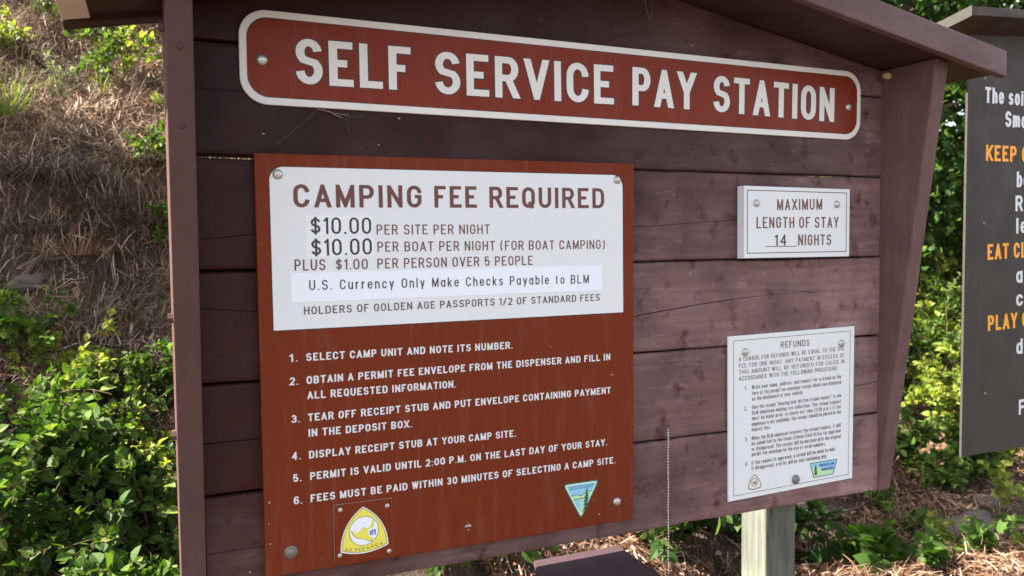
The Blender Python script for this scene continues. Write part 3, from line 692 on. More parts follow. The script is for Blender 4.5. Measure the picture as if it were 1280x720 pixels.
# deposit box below the boards
db = empty('deposit_box', (.70, -.03, GZ), label='dark brown steel deposit box on a post just below the notice board', cat='box')
BOXM = painted_wood('dark_plum_steel_paint', (.055, .031, .037), (.075, .046, .054), fade=.3, rust=False)
def dbk(o): o.parent = db; o.location = Vector(o.location)-Vector((.70, -.03, GZ)); return o
dbk(hexa('lid', [(.556, -.165, -.262), (.835, -.165, -.262), (.808, .050, -.236), (.612, .050, -.236), (.556, -.165, -.250), (.835, -.165, -.250), (.808, .050, -.224), (.612, .050, -.224)], BOXM, bev=.003))
dbk(hexa('body', [(.575, -.150, -.56), (.815, -.150, -.56), (.795, .040, -.56), (.622, .040, -.56), (.575, -.150, -.258), (.815, -.150, -.258), (.795, .040, -.240), (.622, .040, -.240)], BOXM, bev=.003))
dbk(box('post', (.66, -.09, GZ-.2), (.75, 0., -.562), BOXM))
RUSTY = print_panel('rusty_steel', (.10, .042, .03), .6, .6)
pl = [(.715+.034*math.cos(a), -.100+.034*math.sin(a)) for a in np.linspace(0, 2*math.pi, 24, endpoint=False)]
zl = lambda y: -.250+.026*(y+.165)/.215
bm = bmesh.new(); a_ = [bm.verts.new((x, y, zl(y)+.004)) for x, y in pl]; b_ = [bm.verts.new((x, y, zl(y)-.002)) for x, y in pl]; bm.faces.new(a_)
for i in range(24): bm.faces.new((a_[i], b_[i], b_[(i+1) % 24], a_[(i+1) % 24]))
dbk(link('lock_cap', bm_mesh('lock_cap', bm), RUSTY))
# second board, parallel and just beyond the first
sb = empty('warning_board', (2.5, .12, GZ), label='dark grey notice board with white and orange lettering cut off at the right edge', cat='notice board')
def sbk(o): o.parent = sb; o.location = Vector(o.location)-Vector((2.5, .12, GZ)); return o
sbk(prism('panel', [(1.905, -.1765), (3.10, -.1765), (3.10, .955), (1.905, .955)], .1, .1065, DGREY, bev=.001))
sbk(box('panel_edge', (1.9036, .0993, -.1770), (1.9046, .1060, .84), EDGED, bev=.0003))
for s_, x0, z0, x1, z1, h in (('The soil', 1.9699, .7679, 2.1361, .7679, .0420), ('Sma', 2.0504, .7085, 2.1381, .7082, .0425), ('KEEP C', 1.9773, .6152, 2.1478, .6160, .0425), ('be', 2.1023, .5474, 2.1533, .5483, .0425),
    ('Re', 2.0994, .4820, 2.1622, .4835, .0425), ('le', 2.1047, .4208, 2.1509, .4228, .0425), ('EAT CL', 1.9911, .3504, 2.1498, .3554, .0425), ('ap', 2.1090, .2845, 2.1688, .2872, .0425),
    ('cl', 2.1110, .2204, 2.1575, .2229, .0425), ('PLAY C', 1.9982, .1576, 2.1629, .1624, .0425), ('du', 2.1153, .0869, 2.1754, .0887, .0425), ('F', 2.1307, -.0834, 2.1643, -.0832, .0425)):
    sbk(text(s_, x0, z0, x1, z1, h, .20, .0993, ORANGE if s_ in ('KEEP C', 'EAT CL', 'PLAY C') else LWHITE, None, space=.20, wspace=.5))
for x, z in ((1.9742, .4481), (1.9919, -.0122), (1.9681, .8317)): sbk(rivet((x, .1, z), .005, DSTEEL))
DROOF = painted_wood('dark_weathered_roof', (.055, .034, .028), (.08, .06, .05), fade=.3)
def rz(x, y): return .974+.085*min(x-1.78, 1.-.0)-.19*(y-.0)
def rslab(name, xa, xb, ya, yb, lo, hi, m, bev=.0015):
    return sbk(hexa(name, [(xa, ya, rz(xa, ya)+lo), (xb, ya, rz(xb, ya)+lo), (xb, yb, rz(xb, yb)+lo), (xa, yb, rz(xa, yb)+lo), (xa, ya, rz(xa, ya)+hi), (xb, ya, rz(xb, ya)+hi), (xb, yb, rz(xb, yb)+hi), (xa, yb, rz(xa, yb)+hi)], m, bev=bev))
rslab('roof_deck', 1.785, 3.2, 0., .32, -.022, 0., DROOF)
rslab('roof_edge', 1.7815, 1.7845, -.001, .322, -.024, .002, EDGED, .0005)
sbk(box('support_post', (2.35, .1145, GZ-.3), (2.44, .2, .955), POSTW, bev=.004)); sbk(box('support_post', (2.95, .1145, GZ-.3), (3.04, .2, .955), POSTW, bev=.004))
# odds and ends on the kiosk: insect nest and cobwebs
NESTM = print_panel('dried_mud', (.42, .31, .2), .9, .6, pscale=80)
bm = bmesh.new(); bmesh.ops.create_icosphere(bm, subdivisions=3, radius=.011)
for v in bm.verts:
    d = noise.noise(v.co*140)*.004; v.co += v.co.normalized()*d; v.co.x *= .9; v.co.z *= .7
nest = link('mud_nest', bm_mesh('mud_nest', bm, True), NESTM, None, (1.4790, -.022, .780)); tag(nest, 'small pale dried mud insect nest in the upper right inner corner', 'nest')
WEBM = mat('cobweb_silk', (.20, .17, .16), .7)
def web(name, paths, label):
    V, F = tube_mesh(paths, 4); o = link(name, npmesh(name, V, F, True), WEBM); tag(o, label, 'cobweb'); return o
def strand(a, b, sag=.003, r=.00019, n=7, j=.001):
    a = Vector(a); b = Vector(b); P = []
    for i in range(n):
        t = i/(n-1); p = a.lerp(b, t); p.z -= sag*4*t*(1-t); p += Vector((random.uniform(-j, j), 0, random.uniform(-j, j))); P.append(tuple(p))
    return (P, r)
web('cobweb', [strand((.196, -.006, .637), (.128, -.006, .575)), strand((.196, -.008, .636), (.250, -.007, .629), .001, .0007), strand((.215, -.008, .634), (.238, -.007, .624), .001, .0009), strand((.25, -.006, .6), (.24, -.006, .64)), strand((.24, -.006, .63), (.275, -.006, .63), .004)], 'loose cobweb under the lower left edge of the maroon header sign')
web('cobweb', [strand((.835, -.006, .90), (.855, -.006, .845), .001, .0005), strand((.86, -.01, .90), (.853, -.006, .83)), strand((.93, -.01, .87), (.90, -.006, .84))], 'thin cobweb strands above the middle of the maroon header sign')
web('cobweb', [strand((1.392, -.006, .69), (1.484, -.012, .70), .006), strand((1.40, -.006, .64), (1.484, -.02, .66), .004), strand((1.43, -.004, .76), (1.484, -.03, .70), .004)], 'faint cobweb between the header sign and the right side panel')
# ------------------------------------------------------------------ the ground: flat before the board, a bank rising behind it
def sp(t, k=.25): return k*math.log1p(math.exp(min(40, t/k)))
def base_y(x): return .55+.45*max(0., min(x, 9.))-.0*x
def ground(x, y):
    d = y-base_y(x)
    sl = .80-.25*max(0., min(1., (x-.3)/2.))
    h = GZ+sl*sp(d)
    if x < 1.2:                                          # a small scarp crossing the left bank, a ledge of needles above it
        k = min(1., max(0., (1.2-x)/.8)); e = max(-8., min(8., y-2.62-.10*math.sin(x*3.1)-.05*math.sin(x*7.7+1)))
        h += k*(.22/(1+math.exp(-e/.05))-.15*math.exp(-((e+.17)/.15)**2)-.22/(1+math.exp(-(e-.9)/.25)))
    far = max(0., d-7.); h -= sl*.55*far if far < 14 else sl*.55*14+sl*(far-14)
    n = noise.noise(Vector((x*.55, y*.55, 4.)))*.22+noise.noise(Vector((x*2.9, y*2.9, 12.)))*.05+noise.noise(Vector((x*1.7, y*1.7, 9.)))*.09+noise.noise(Vector((x*5, y*5, 2.)))*.028+noise.noise(Vector((x*13, y*13, 7.)))*.014+noise.noise(Vector((x*27, y*27, 5.)))*.008
    return h+n*min(1., max(.15, (y+1.)/2.5))
def pixel_ray(px, py):
    return (RIGHT*((px-640)/FPX)-UP*((py-360)/FPX)-BACK).normalized()
def ray_ground(px, py):
    d = pixel_ray(px, py); t = .6
    while t < 40:
        p = CAM+d*t
        if p.z < ground(p.x, p.y): return p
        t += .02+t*.003
    return CAM+d*40
xs = np.concatenate([-np.geomspace(120, 4.2, 22), np.arange(-4, 9.01, .05), np.geomspace(9.3, 140, 22)])
ys = np.concatenate([-np.geomspace(120, 2.3, 20), np.arange(-2, 8.01, .05), np.geomspace(8.3, 150, 24)])
V = [(x, y, ground(x, y)) for y in ys for x in xs]; nx = len(xs)
T = np.array([(j*nx+i, j*nx+i+1, (j+1)*nx+i+1, (j+1)*nx+i) for j in range(len(ys)-1) for i in range(nx-1)])
m = mat('forest_soil', (.1, .07, .05), .95); g = G(m); p = g.pos()
a = g.noise(1.4, p, 5, .6); b = g.noise(18, p, 6, .7); c3 = g.noise(70, p, 4, .7)
c = g.ramp(b, [(.3, (.022, .014, .010)), (.5, (.058, .036, .024)), (.72, (.12, .078, .052))])
c = g.mix(g.ramp(a, [(.40, 0.), (.62, 1.)]), c, g.ramp(c3, [(.35, (.045, .028, .018)), (.65, (.17, .11, .072))]))
g.l(c, g.b.inputs['Base Color']); g.bump(g.math('ADD', b, c3), .9, .03)
tag(link('ground', npmesh('ground', V, T, True), m), kind='structure')

# ------------------------------------------------------------------ foliage
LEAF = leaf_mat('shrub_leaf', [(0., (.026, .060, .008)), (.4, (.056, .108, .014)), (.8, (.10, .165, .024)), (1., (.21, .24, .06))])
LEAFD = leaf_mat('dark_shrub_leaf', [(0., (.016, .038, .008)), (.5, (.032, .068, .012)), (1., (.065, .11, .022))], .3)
LEAFY = leaf_mat('yellow_green_leaf', [(0., (.10, .16, .02)), (.5, (.18, .24, .035)), (1., (.34, .32, .07))], .4)
LEAFB = leaf_mat('big_soft_leaf', [(0., (.034, .078, .012)), (1., (.07, .13, .022))], .4)
SAGE = leaf_mat('grey_green_leaf', [(0., (.14, .17, .11)), (1., (.32, .34, .24))], .25, .7)
TREEL = leaf_mat('tree_leaf', [(0., (.022, .055, .012)), (.5, (.045, .095, .018)), (1., (.10, .16, .035))], .4)
STRAW = leaf_mat('dry_needles', [(0., (.11, .052, .028)), (.35, (.30, .160, .092)), (.7, (.54, .355, .235)), (1., (.72, .56, .43))], .12, .6, (1, 1, 1))
STRAWR = leaf_mat('red_brown_needles', [(0., (.05, .023, .013)), (.4, (.14, .070, .040)), (.75, (.29, .17, .105)), (1., (.52, .37, .27))], .12, .7, (1, 1, 1))
STRAWD = leaf_mat('grey_dry_grass', [(0., (.050, .034, .022)), (.5, (.115, .083, .055)), (1., (.24, .185, .13))], .12, .7, (1, 1, 1))
GRASS = leaf_mat('green_grass', [(0., (.05, .11, .02)), (.6, (.12, .19, .04)), (1., (.30, .30, .10))], .35)
DEAD = leaf_mat('dead_leaf', [(0., (.10, .045, .025)), (.5, (.24, .125, .07)), (1., (.50, .33, .23))], .15, .6, (1.1, 1, .8))
STEMM = print_panel('brown_twig', (.12, .075, .05), .8, .6, specks=False); STEMG = print_panel('green_stem', (.16, .18, .07), .6, .4, specks=False)
BARKM = print_panel('rough_bark', (.11, .08, .06), .9, .8, pscale=25)
ROCKM = print_panel('grey_brown_rock', (.13, .10, .085), .85, .8, (.10, .08, .07), pscale=12)
OVATE = (np.array([(0, 0), (-.24, .16), (-.37, .42), (-.26, .72), (0, 1.), (.26, .72), (.37, .42), (.24, .16)]), )
def unit(a): return a/(np.linalg.norm(a, axis=-1, keepdims=True)+1e-9)
def leaves(P, D, N, size, width=.8, fold=.18, curl=.15, lobed=False):
    """leaf blades: base P, pointing D, face normal N; returns verts, tris (one island per leaf)"""
    n = len(P); D = unit(D); X = unit(np.cross(D, N)); N = unit(np.cross(X, D))
    if lobed: o = np.array([(0, 0), (-.30, .10), (-.52, .34), (-.34, .44), (-.42, .74), (-.16, .72), (0, 1.), (.16, .72), (.42, .74), (.34, .44), (.52, .34), (.30, .10)])
    else: o = OVATE[0]
    o = np.vstack([o, [(0, .45)]]); k = len(o)
    s = np.asarray(size)[:, None, None]
    x = o[None, :, 0:1]*width; y = o[None, :, 1:2]
    h = -fold*0+np.abs(x)*fold*1.6-curl*y*y
    V = P[:, None]+s*(x*X[:, None]+y*D[:, None]+h*N[:, None])
    m = k-1; T = np.array([(m, i, (i+1) % m) for i in range(m)])
    return V.reshape(-1, 3), (T[None]+np.arange(n)[:, None, None]*k).reshape(-1, 3)
def blades(P, D, L, W, bend=.3):
    """narrow bent strips; returns verts, quads"""
    n = len(P); D = unit(D); up = np.tile([0, 0, 1.], (n, 1))+rng.normal(0, .5, (n, 3)); X = unit(np.cross(D, up)); N = np.cross(X, D)
    b = rng.normal(0, bend, n)[:, None]; L = L[:, None]; W = W[:, None]
    q = [P-X*W/2, P+X*W/2]
    mid = P+D*L*.5+N*b*L*.3; q += [mid-X*W*.45, mid+X*W*.45]
    tip = P+D*L+N*b*L*.0+np.array([0, 0, -1.])*np.abs(b)*L*.2; q += [tip-X*W*.12, tip+X*W*.12]
    V = np.stack(q, 1).reshape(-1, 3); F = np.array([(0, 1, 3, 2), (2, 3, 5, 4)])
    return V, (F[None]+np.arange(n)[:, None, None]*6).reshape(-1, 4)
def shrub(name, base, label, cat='shrub', group=None, h=.6, spread=.4, nst=14, per=40, ls=.035, lm=None, sm=None, lean=(0, 0), seed=0, droop=.25, width=.8, lobed=False, side=3, jit=.5, split=False):
    r = np.random.default_rng(seed+100); root = empty(name, base, label=label, cat=cat, group=group)
    paths = []; PP = []; DD = []; NN = []
    for s in range(nst):
        a = r.uniform(0, 2*math.pi); out = spread*math.sqrt(r.uniform(.02, 1)); hh = h*r.uniform(.55, 1.05)*(1-.35*out/max(spread, .01))
        p0 = np.array([r.normal(0, .12*spread), r.normal(0, .12*spread), -.03]); p3 = np.array([math.cos(a)*out+lean[0], math.sin(a)*out+lean[1], hh])
        p1 = p0+(p3-p0)*np.array([.15, .15, .55])+r.normal(0, .03*h, 3); p2 = p0+(p3-p0)*np.array([.6, .6, .95])+r.normal(0, .05*h, 3); p3[2] -= droop*out
        t = np.linspace(0, 1, 9)[:, None]; B = (1-t)**3*p0+3*(1-t)**2*t*p1+3*(1-t)*t*t*p2+t**3*p3
        paths.append((B, np.linspace(.0035, .0010, 9)*(.5+h)))
        tw = [B]
        for k in range(side):
            i = r.integers(3, 8); d = unit(r.normal(0, 1, 3)+np.array([0, 0, .35])+unit(B[i]-B[i-1]))*h*r.uniform(.12, .3)
            tt = np.linspace(0, 1, 5)[:, None]; b2 = B[i]+d*tt-np.array([0, 0, .2])*d.dot(d)**.5*tt*tt; paths.append((b2, np.linspace(.0018, .0008, 5)*(.5+h))); tw.append(b2)
        for q in tw:
            nl = max(3, int(per*(1. if q is B else .4))); u = r.uniform(.22 if q is B else .1, 1, nl)*(len(q)-1); i = np.minimum(u.astype(int), len(q)-2); f = (u-i)[:, None]
            pos = q[i]*(1-f)+q[i+1]*f; tan = unit(q[i+1]-q[i])
            rd = unit(r.normal(0, 1, (nl, 3))); d = unit(rd-np.sum(rd*tan, 1)[:, None]*tan+tan*.5+np.array([0, 0, .1]))
            PP.append(pos+d*ls*.15); DD.append(d); NN.append(np.array([0, 0, 1.])+r.normal(0, jit, (nl, 3)))
    P = np.concatenate(PP); sz = ls*np.clip(r.lognormal(-.12, .34, len(P)), .35, 1.7)
    V, T = leaves(P, np.concatenate(DD), np.concatenate(NN), sz, width, lobed=lobed)
    if split:                                            # leaves large enough to pick apart: one object each
        for q in range(len(P)):
            link('leaf', npmesh('leaf', V[q*13:q*13+13], T[q*12:q*12+12]-q*13), lm or LEAF, root)
    else: link('foliage', npmesh('foliage', V, T), lm or LEAF, root)
    V, F = tube_mesh(paths, 4); link('stem', npmesh('stem', V, F, True), sm or STEMM, root)
    return root
def on(px, py, dz=0.):
    p = ray_ground(px, py); return (p.x, p.y, ground(p.x, p.y)+dz)
def tuft(name, base, label, cat, n=120, h=.3, spread=.12, wd=.003, m=None, seed=0, lean=(0, 0, 0), group=None, flop=.8):
    r = np.random.default_rng(seed+500); a = r.uniform(0, 2*math.pi, n); q = r.uniform(0, 1, n)**.5*spread*.4
    P = np.stack([np.cos(a)*q, np.sin(a)*q, np.full(n, -.01)], 1)
    D = np.stack([np.cos(a)*flop*r.uniform(.1, 1, n), np.sin(a)*flop*r.uniform(.1, 1, n), r.uniform(.5, 1, n)], 1)+np.array(lean)
    L = h*r.uniform(.4, 1.1, n); segs = 5; X = unit(np.cross(D, [0, 0, 1.])+1e-4); D = unit(D); Vv = []
    for k in range(segs):
        t = k/(segs-1); c = P+D*(L*t)[:, None]+np.array([0, 0, -1.])*(L*t*t*.45*r.uniform(.8, 1.2))[:, None]; w_ = wd*(1-.85*t)
        Vv += [c-X*w_/2, c+X*w_/2]
    V = np.stack(Vv, 1).reshape(-1, 3); F = np.array([(2*k, 2*k+1, 2*k+3, 2*k+2) for k in range(segs-1)])
    o = link(name, npmesh(name, V, (F[None]+np.arange(n)[:, None, None]*segs*2).reshape(-1, 4)), m or GRASS, None, base)
    return tag(o, label, cat, group)
# litter: needles and dead leaves lying over the ground (nobody could count them)
def scatter_xy(n, x0, x1, y0, y1, dens=lambda x, y: 1.):
    out = []
    while len(out) < n:
        x = random.uniform(x0, x1); y = random.uniform(y0, y1)
        if random.random() < dens(x, y): out.append((x, y, ground(x, y)))
    return np.array(out)
def litter_density(x, y):
    v = .5+noise.noise(Vector((x*1.3, y*1.3, 31)))*1.1
    v = max(v, .38 if x < .6 else 0.); v -= .45*max(0., noise.noise(Vector((x*4, y*4, 3)))); return max(.05, min(1, v*1.15-.05))
def litter(name, n, box_, mt, Lr, Wr, lift=.012, steep=.25):
    P = scatter_xy(n, *box_, litter_density); a = rng.uniform(0, 2*math.pi, n)
    D = np.stack([np.cos(a), np.sin(a), rng.normal(0.05, steep, n)], 1)
    e = .05; gy = np.array([(ground(p[0]+e, p[1])-ground(p[0]-e, p[1]), ground(p[0], p[1]+e)-ground(p[0], p[1]-e)) for p in P])/(2*e)
    D[:, 2] += D[:, 0]*gy[:, 0]+D[:, 1]*gy[:, 1]
    P[:, 2] += rng.uniform(0, lift, n)
    V, F = blades(P, D, rng.uniform(*Lr, n), rng.uniform(*Wr, n), .5)
    return tag(link(name, npmesh(name, V, F), mt), kind='stuff')
litter('dry_needles', 70000, (-1.9, .4, .6, 5.2), STRAW, (.04, .13), (.0020, .0050), .05, .45)
litter('dry_needles', 70000, (1.0, 6.5, .2, 4.5), STRAWR, (.04, .14), (.0025, .007), .05, .35)
litter('dry_grass_litter', 60000, (-1.9, .4, .6, 5.2), STRAWD, (.05, .22), (.0018, .004), .06, .6)
def dead(name, n, box_, sr):
    P = scatter_xy(n, *box_, litter_density); P[:, 2] += rng.uniform(.004, .03, n); a = rng.uniform(0, 2*math.pi, n)
    V, T = leaves(P, np.stack([np.cos(a), np.sin(a), rng.normal(.1, .35, n)], 1), np.array([0, -.4, 1.])+rng.normal(0, .6, (n, 3)), rng.uniform(*sr, n), .8, .5, .5)
    return tag(link(name, npmesh(name, V, T), DEAD), kind='stuff')
dead('dead_leaves', 4500, (-2.4, .5, .5, 5.4), (.015, .04)); dead('dead_leaves', 16000, (1.0, 7.5, .2, 5.), (.02, .055))

# left: low shrubs crowding the foot of the bank
LL = 'shrubs at the foot of the bank left of the board'
i = 0
for px, py, h, s, ls, lm, lab in (
    (20, 660, .46, .34, .042, LEAF, 'green shrub with broad leaves in the lower left corner'),
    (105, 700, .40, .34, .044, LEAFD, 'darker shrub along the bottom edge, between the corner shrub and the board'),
    (190, 715, .40, .28, .040, LEAF, 'small leaved shrub at the very bottom beside the left upright'),
    (30, 560, .40, .38, .036, LEAF, 'dense shrub at the left edge, halfway down the leafy patch'),
    (120, 580, .34, .30, .032, LEAF, 'shrub with arching sprays in the middle of the leafy patch'),
    (185, 610, .34, .24, .028, LEAFY, 'bright yellow green sprig cluster against the left upright'),
    (20, 460, .34, .32, .034, LEAF, 'highest shrub of the leafy patch at the left edge'),
    (85, 500, .36, .30, .030, LEAFY, 'sunlit pale leaved sprays on top of the leafy patch'),
    (60, 620, .36, .34, .046, LEAFB, 'broad soft leaved plant among the lower left shrubs'),
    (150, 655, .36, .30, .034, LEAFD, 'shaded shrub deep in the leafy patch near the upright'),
    (205, 500, .26, .18, .028, LEAF, 'sparse sprig beside the left upright, above the bright cluster'),
    (35, 760, .40, .34, .048, LEAFB, 'broad leaved shrub cut off by the bottom edge near the corner'),
    (110, 790, .40, .36, .042, LEAF, 'shrub cut off by the bottom edge midway to the upright'),
    (195, 800, .36, .28, .045, LEAF, 'shrub cut off by the bottom edge just beside the upright'),
    (150, 520, .26, .22, .026, LEAF, 'small sprays of little round leaves above the middle of the leafy patch'),
    ):
    b = on(px, py); i += 1
    shrub('leafy_shrub', b, lab, 'shrub', LL, h, s, 11, 25, ls*.80, lm, seed=i, width=1.05, lean=(0, -.06), side=4)
# weeds and saplings higher on the bank
WG = 'weeds on the bank left of the board'
shrub('weed', on(75, 128), 'grey green weed standing in the sunny needles, left of the taller saplings', 'weed', WG, .34, .09, 4, 26, .026, SAGE, STEMG, seed=31, side=2, width=.35)
shrub('weed', on(130, 118), 'thin leafy sapling with yellowish lower stems below the eave', 'weed', WG, .50, .12, 5, 26, .036, LEAF, STEMG, seed=32, side=2)
shrub('weed', on(157, 112), 'leafy sapling with pale hanging leaves just left of the upright', 'weed', WG, .52, .14, 4, 26, .038, LEAFY, STEMG, seed=33, side=2)
shrub('weed', on(197, 145), 'single bright green shoot touching the left upright', 'weed', WG, .16, .02, 2, 16, .028, LEAFY, STEMG, seed=34, side=0, width=.5)
shrub('weed', on(20, 90), 'bushy weed with orange tinged leaves at the left edge of the bank', 'weed', WG, .40, .24, 7, 16, .034, LEAFY, STEMM, seed=35)
shrub('leafy_shrub', on(40, 45), 'green shrub in the upper left corner', 'shrub', None, .46, .30, 5, 14, .034, LEAF, seed=36)
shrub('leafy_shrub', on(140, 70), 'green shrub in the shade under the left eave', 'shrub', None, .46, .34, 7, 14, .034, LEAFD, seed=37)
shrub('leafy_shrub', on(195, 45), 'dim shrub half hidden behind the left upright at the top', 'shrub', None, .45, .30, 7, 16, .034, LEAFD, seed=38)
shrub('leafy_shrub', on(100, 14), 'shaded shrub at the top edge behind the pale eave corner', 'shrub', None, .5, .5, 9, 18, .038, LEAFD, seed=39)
shrub('leafy_shrub', on(202, 225), 'small green shrub hugging the left upright beside the dark hollow', 'shrub', None, .26, .16, 9, 24, .028, LEAF, seed=40)
shrub('leafy_shrub', on(205, 320), 'little green shrub hugging the left upright below the hollow', 'shrub', None, .24, .14, 8, 22, .026, LEAF, seed=41)
tuft('grass_clump', on(5, 150), 'tall yellow green grass clump at the left edge', 'grass clump', 130, .5, .2, .004, GRASS, 1)
tuft('grass_clump', on(125, 125), 'upright green grass blades at the foot of a sapling', 'grass clump', 40, .28, .08, .004, GRASS, 2, flop=.3)
tuft('dry_grass_clump', on(70, 235), 'large drooping clump of grey dry grass in the dark hollow', 'grass clump', 520, .34, .34, .0035, STRAWD, 3, lean=(0, -.35, -.1), flop=1.2)
tuft('dry_grass_clump', on(25, 225), 'drooping grey dry grass at the left edge of the hollow', 'grass clump', 380, .32, .30, .0035, STRAWD, 4, lean=(0, -.35, -.1), flop=1.2)
tuft('dry_grass_clump', on(170, 215), 'low dry grass between the hollow and the upright', 'grass clump', 260, .24, .26, .003, STRAWD, 5, lean=(0, -.3, 0), flop=1.2)
tuft('dry_grass_clump', on(150, 400), 'wispy dry grass below the hollow, above the leafy patch', 'grass clump', 260, .26, .34, .0028, STRAWD, 6, flop=1.4)
tuft('dry_grass_clump', on(100, 330), 'tangle of dry brown grass in the middle of the bank', 'grass clump', 300, .26, .34, .003, STRAW, 7, flop=1.5)
tuft('dry_grass_clump', on(120, 265), 'grey dry grass hanging over the scarp in the middle of the hollow', 'grass clump', 420, .34, .34, .003, STRAWD, 9, lean=(0, -.4, -.1), flop=1.2)
tuft('dry_grass_clump', on(35, 300), 'grey dry grass at the left edge under the hollow', 'grass clump', 340, .30, .32, .003, STRAWD, 10, lean=(0, -.3, -.1), flop=1.3)
tuft('dry_grass_clump', on(190, 280), 'thin dry grass in the hollow beside the upright', 'grass clump', 260, .26, .26, .0028, STRAWD, 11, lean=(0, -.3, -.1), flop=1.3)
tuft('dry_grass_clump', on(60, 390), 'wispy brown grass just above the leafy patch at the left', 'grass clump', 240, .28, .30, .0028, STRAW, 12, flop=1.4)
tuft('dry_grass_clump', on(180, 470), 'grey dry grass beside the bright sprigs at the upright', 'grass clump', 220, .22, .26, .0026, STRAWD, 8, flop=1.4)
# stones and a fallen branch
def rock(base, s, label, seed, sq=(1, 1, .6)):
    bm = bmesh.new(); bmesh.ops.create_icosphere(bm, subdivisions=4, radius=1)
    for v in bm.verts:
        q = v.co*1.1+Vector((seed*5., 0, 0)); d = noise.noise(q)*.4+noise.noise(q*3)*.14+noise.noise(q*9)*.05
        v.co = Vector((v.co.x*sq[0], v.co.y*sq[1], v.co.z*sq[2]))*(1+d)*s
    return tag(link('rock', bm_mesh('rock', bm, True), ROCKM, None, base), label, 'rock')
rock(on(38, 352, -.01), .06, 'small dark rock at the left edge above the leafy patch', 1, (1.3, .8, .6))
rock(on(1010, 652, -.01), .13, 'dark brown rock just right of the timber post', 2, (1.2, .9, .8))
rock(on(1215, 665, -.02), .17, 'reddish brown rock in the needles at the lower right', 3, (1.4, .9, .6))
rock(on(1150, 690, -.01), .05, 'small pale stone left of the reddish rock', 4)
rock(on(1232, 628, -.01), .07, 'small stone behind the reddish brown rock', 5)
rock(on(185, 108, -.01), .05, 'small pinkish stone on the bank beside the upright', 6)
def branch(pts, r0, label):
    P = np.array(pts); P = np.concatenate([P[:-1]+(P[1:]-P[:-1])*t for t in (0, .33, .66)])[np.argsort(np.concatenate([np.arange(len(P)-1)+t for t in (0, .33, .66)]))]
    V, F = tube_mesh([(P+rng.normal(0, .006, P.shape), np.linspace(r0, r0*.35, len(P)))], 7)
    return tag(link('fallen_branch', npmesh('fallen_branch', V, F, True), BARKM), label, 'branch')
branch([on(8, 392, .03), on(30, 365, .05), on(55, 352, .05), on(95, 345, .04)], .022, 'dark fallen branch above the leafy patch')
branch([on(1005, 690, .02), on(1040, 660, .05), on(1085, 640, .04), on(1130, 650, .03)], .010, 'thin fallen twig right of the timber post')
branch([on(1120, 560, .05), on(1160, 545, .08), on(1215, 575, .03)], .012, 'thin fallen twig under the grey board')

# right: shrubs behind and between the two boards
RG = 'shrubs on the bank right of the board'
i = 60
for px, py, h, s, ls, lm, lab in (
    (1150, 590, .45, .40, .045, LEAF, 'low sunlit shrub under the grey board'),
    (1225, 600, .40, .38, .045, LEAF, 'low shrub below the lower edge of the grey board'),
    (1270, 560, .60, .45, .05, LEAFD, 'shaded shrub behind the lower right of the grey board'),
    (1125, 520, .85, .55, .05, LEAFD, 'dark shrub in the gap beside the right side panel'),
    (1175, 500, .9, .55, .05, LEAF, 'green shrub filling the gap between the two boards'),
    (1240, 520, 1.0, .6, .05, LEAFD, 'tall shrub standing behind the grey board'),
    (1190, 430, 1.1, .6, .055, LEAFY, 'bright shrub high in the gap between the two boards'),
    (1150, 440, 1.1, .6, .055, LEAF, 'leafy shrub higher up the bank in the gap beside the side panel'),
    (1195, 545, .7, .5, .045, LEAFY, 'sunlit pale shrub beside the lower left corner of the grey board'),
    (1140, 480, .9, .5, .05, LEAFY, 'yellow green thicket shrub halfway up the gap'),
    (1185, 470, 1.0, .5, .048, LEAF, 'dense thicket shrub against the left edge of the grey board'),
    (1160, 400, 1.2, .6, .05, LEAFY, 'tall pale thicket shrub at the back of the gap'),
    (1255, 590, .38, .34, .04, LEAFY, 'pale low shrub under the right part of the grey board'),
    (1175, 615, .28, .30, .036, LEAF, 'low spreading plant at the edge of the needles under the grey board'),
    (1060, 600, .35, .30, .045, LEAF, 'small plant peeping out under the right end of the board'),
    (870, 690, .55, .45, .06, LEAFD, 'dark shrub under the board between the chain and the timber post'),
    (800, 680, .5, .40, .05, LEAFD, 'shrub under the board left of the bead chain'),
    (560, 720, .35, .4, .05, LEAF, 'low shrub under the board left of the deposit box'),
    (960, 700, .40, .30, .05, LEAFD, 'dark shrub at the foot of the timber post'),
    ):
    b = on(px, py); i += 1
    shrub('leafy_shrub', b, lab, 'shrub', RG, h, s, 15 if h > .6 else 11, 38 if h > .6 else 28, ls, lm, seed=i, side=5)
SG = 'seedlings in the needles at the lower right'
for k, (px, py, h, s, ls, lm, lab) in enumerate((
    (1105, 716, .22, .16, .095, LEAFB, 'broad leaved seedling at the bottom edge, nearest the timber post'),
    (1165, 712, .26, .14, .060, LEAF, 'upright green seedling left of the reddish rock at the bottom'),
    (1188, 690, .22, .12, .045, LEAFY, 'pale sunlit seedling touching the left of the reddish rock'),
    (1225, 700, .20, .14, .055, LEAF, 'green seedling in front of the reddish rock'),
    (1245, 640, .30, .14, .045, LEAFY, 'yellow green seedling behind the reddish rock'),
    (1095, 640, .20, .14, .040, LEAF, 'small seedling in the needles just right of the side panel foot'),
    (1030, 716, .20, .18, .060, LEAFD, 'dark seedling at the bottom edge beside the timber post'),
    (1130, 668, .16, .16, .032, LEAF, 'low fine leaved seedling between the side panel foot and the reddish rock'),
    (1275, 690, .26, .18, .045, LEAF, 'leafy seedling at the right edge of the picture'),
    (1060, 700, .16, .12, .05, LEAF, 'tiny green seedling between the post and the broad leaved one'))):
    shrub('seedling', on(px, py), lab, 'plant', SG, h, s, 5, 9, ls, lm, STEMG, seed=90+k, side=1, lobed=True, width=1., split=ls >= .055)
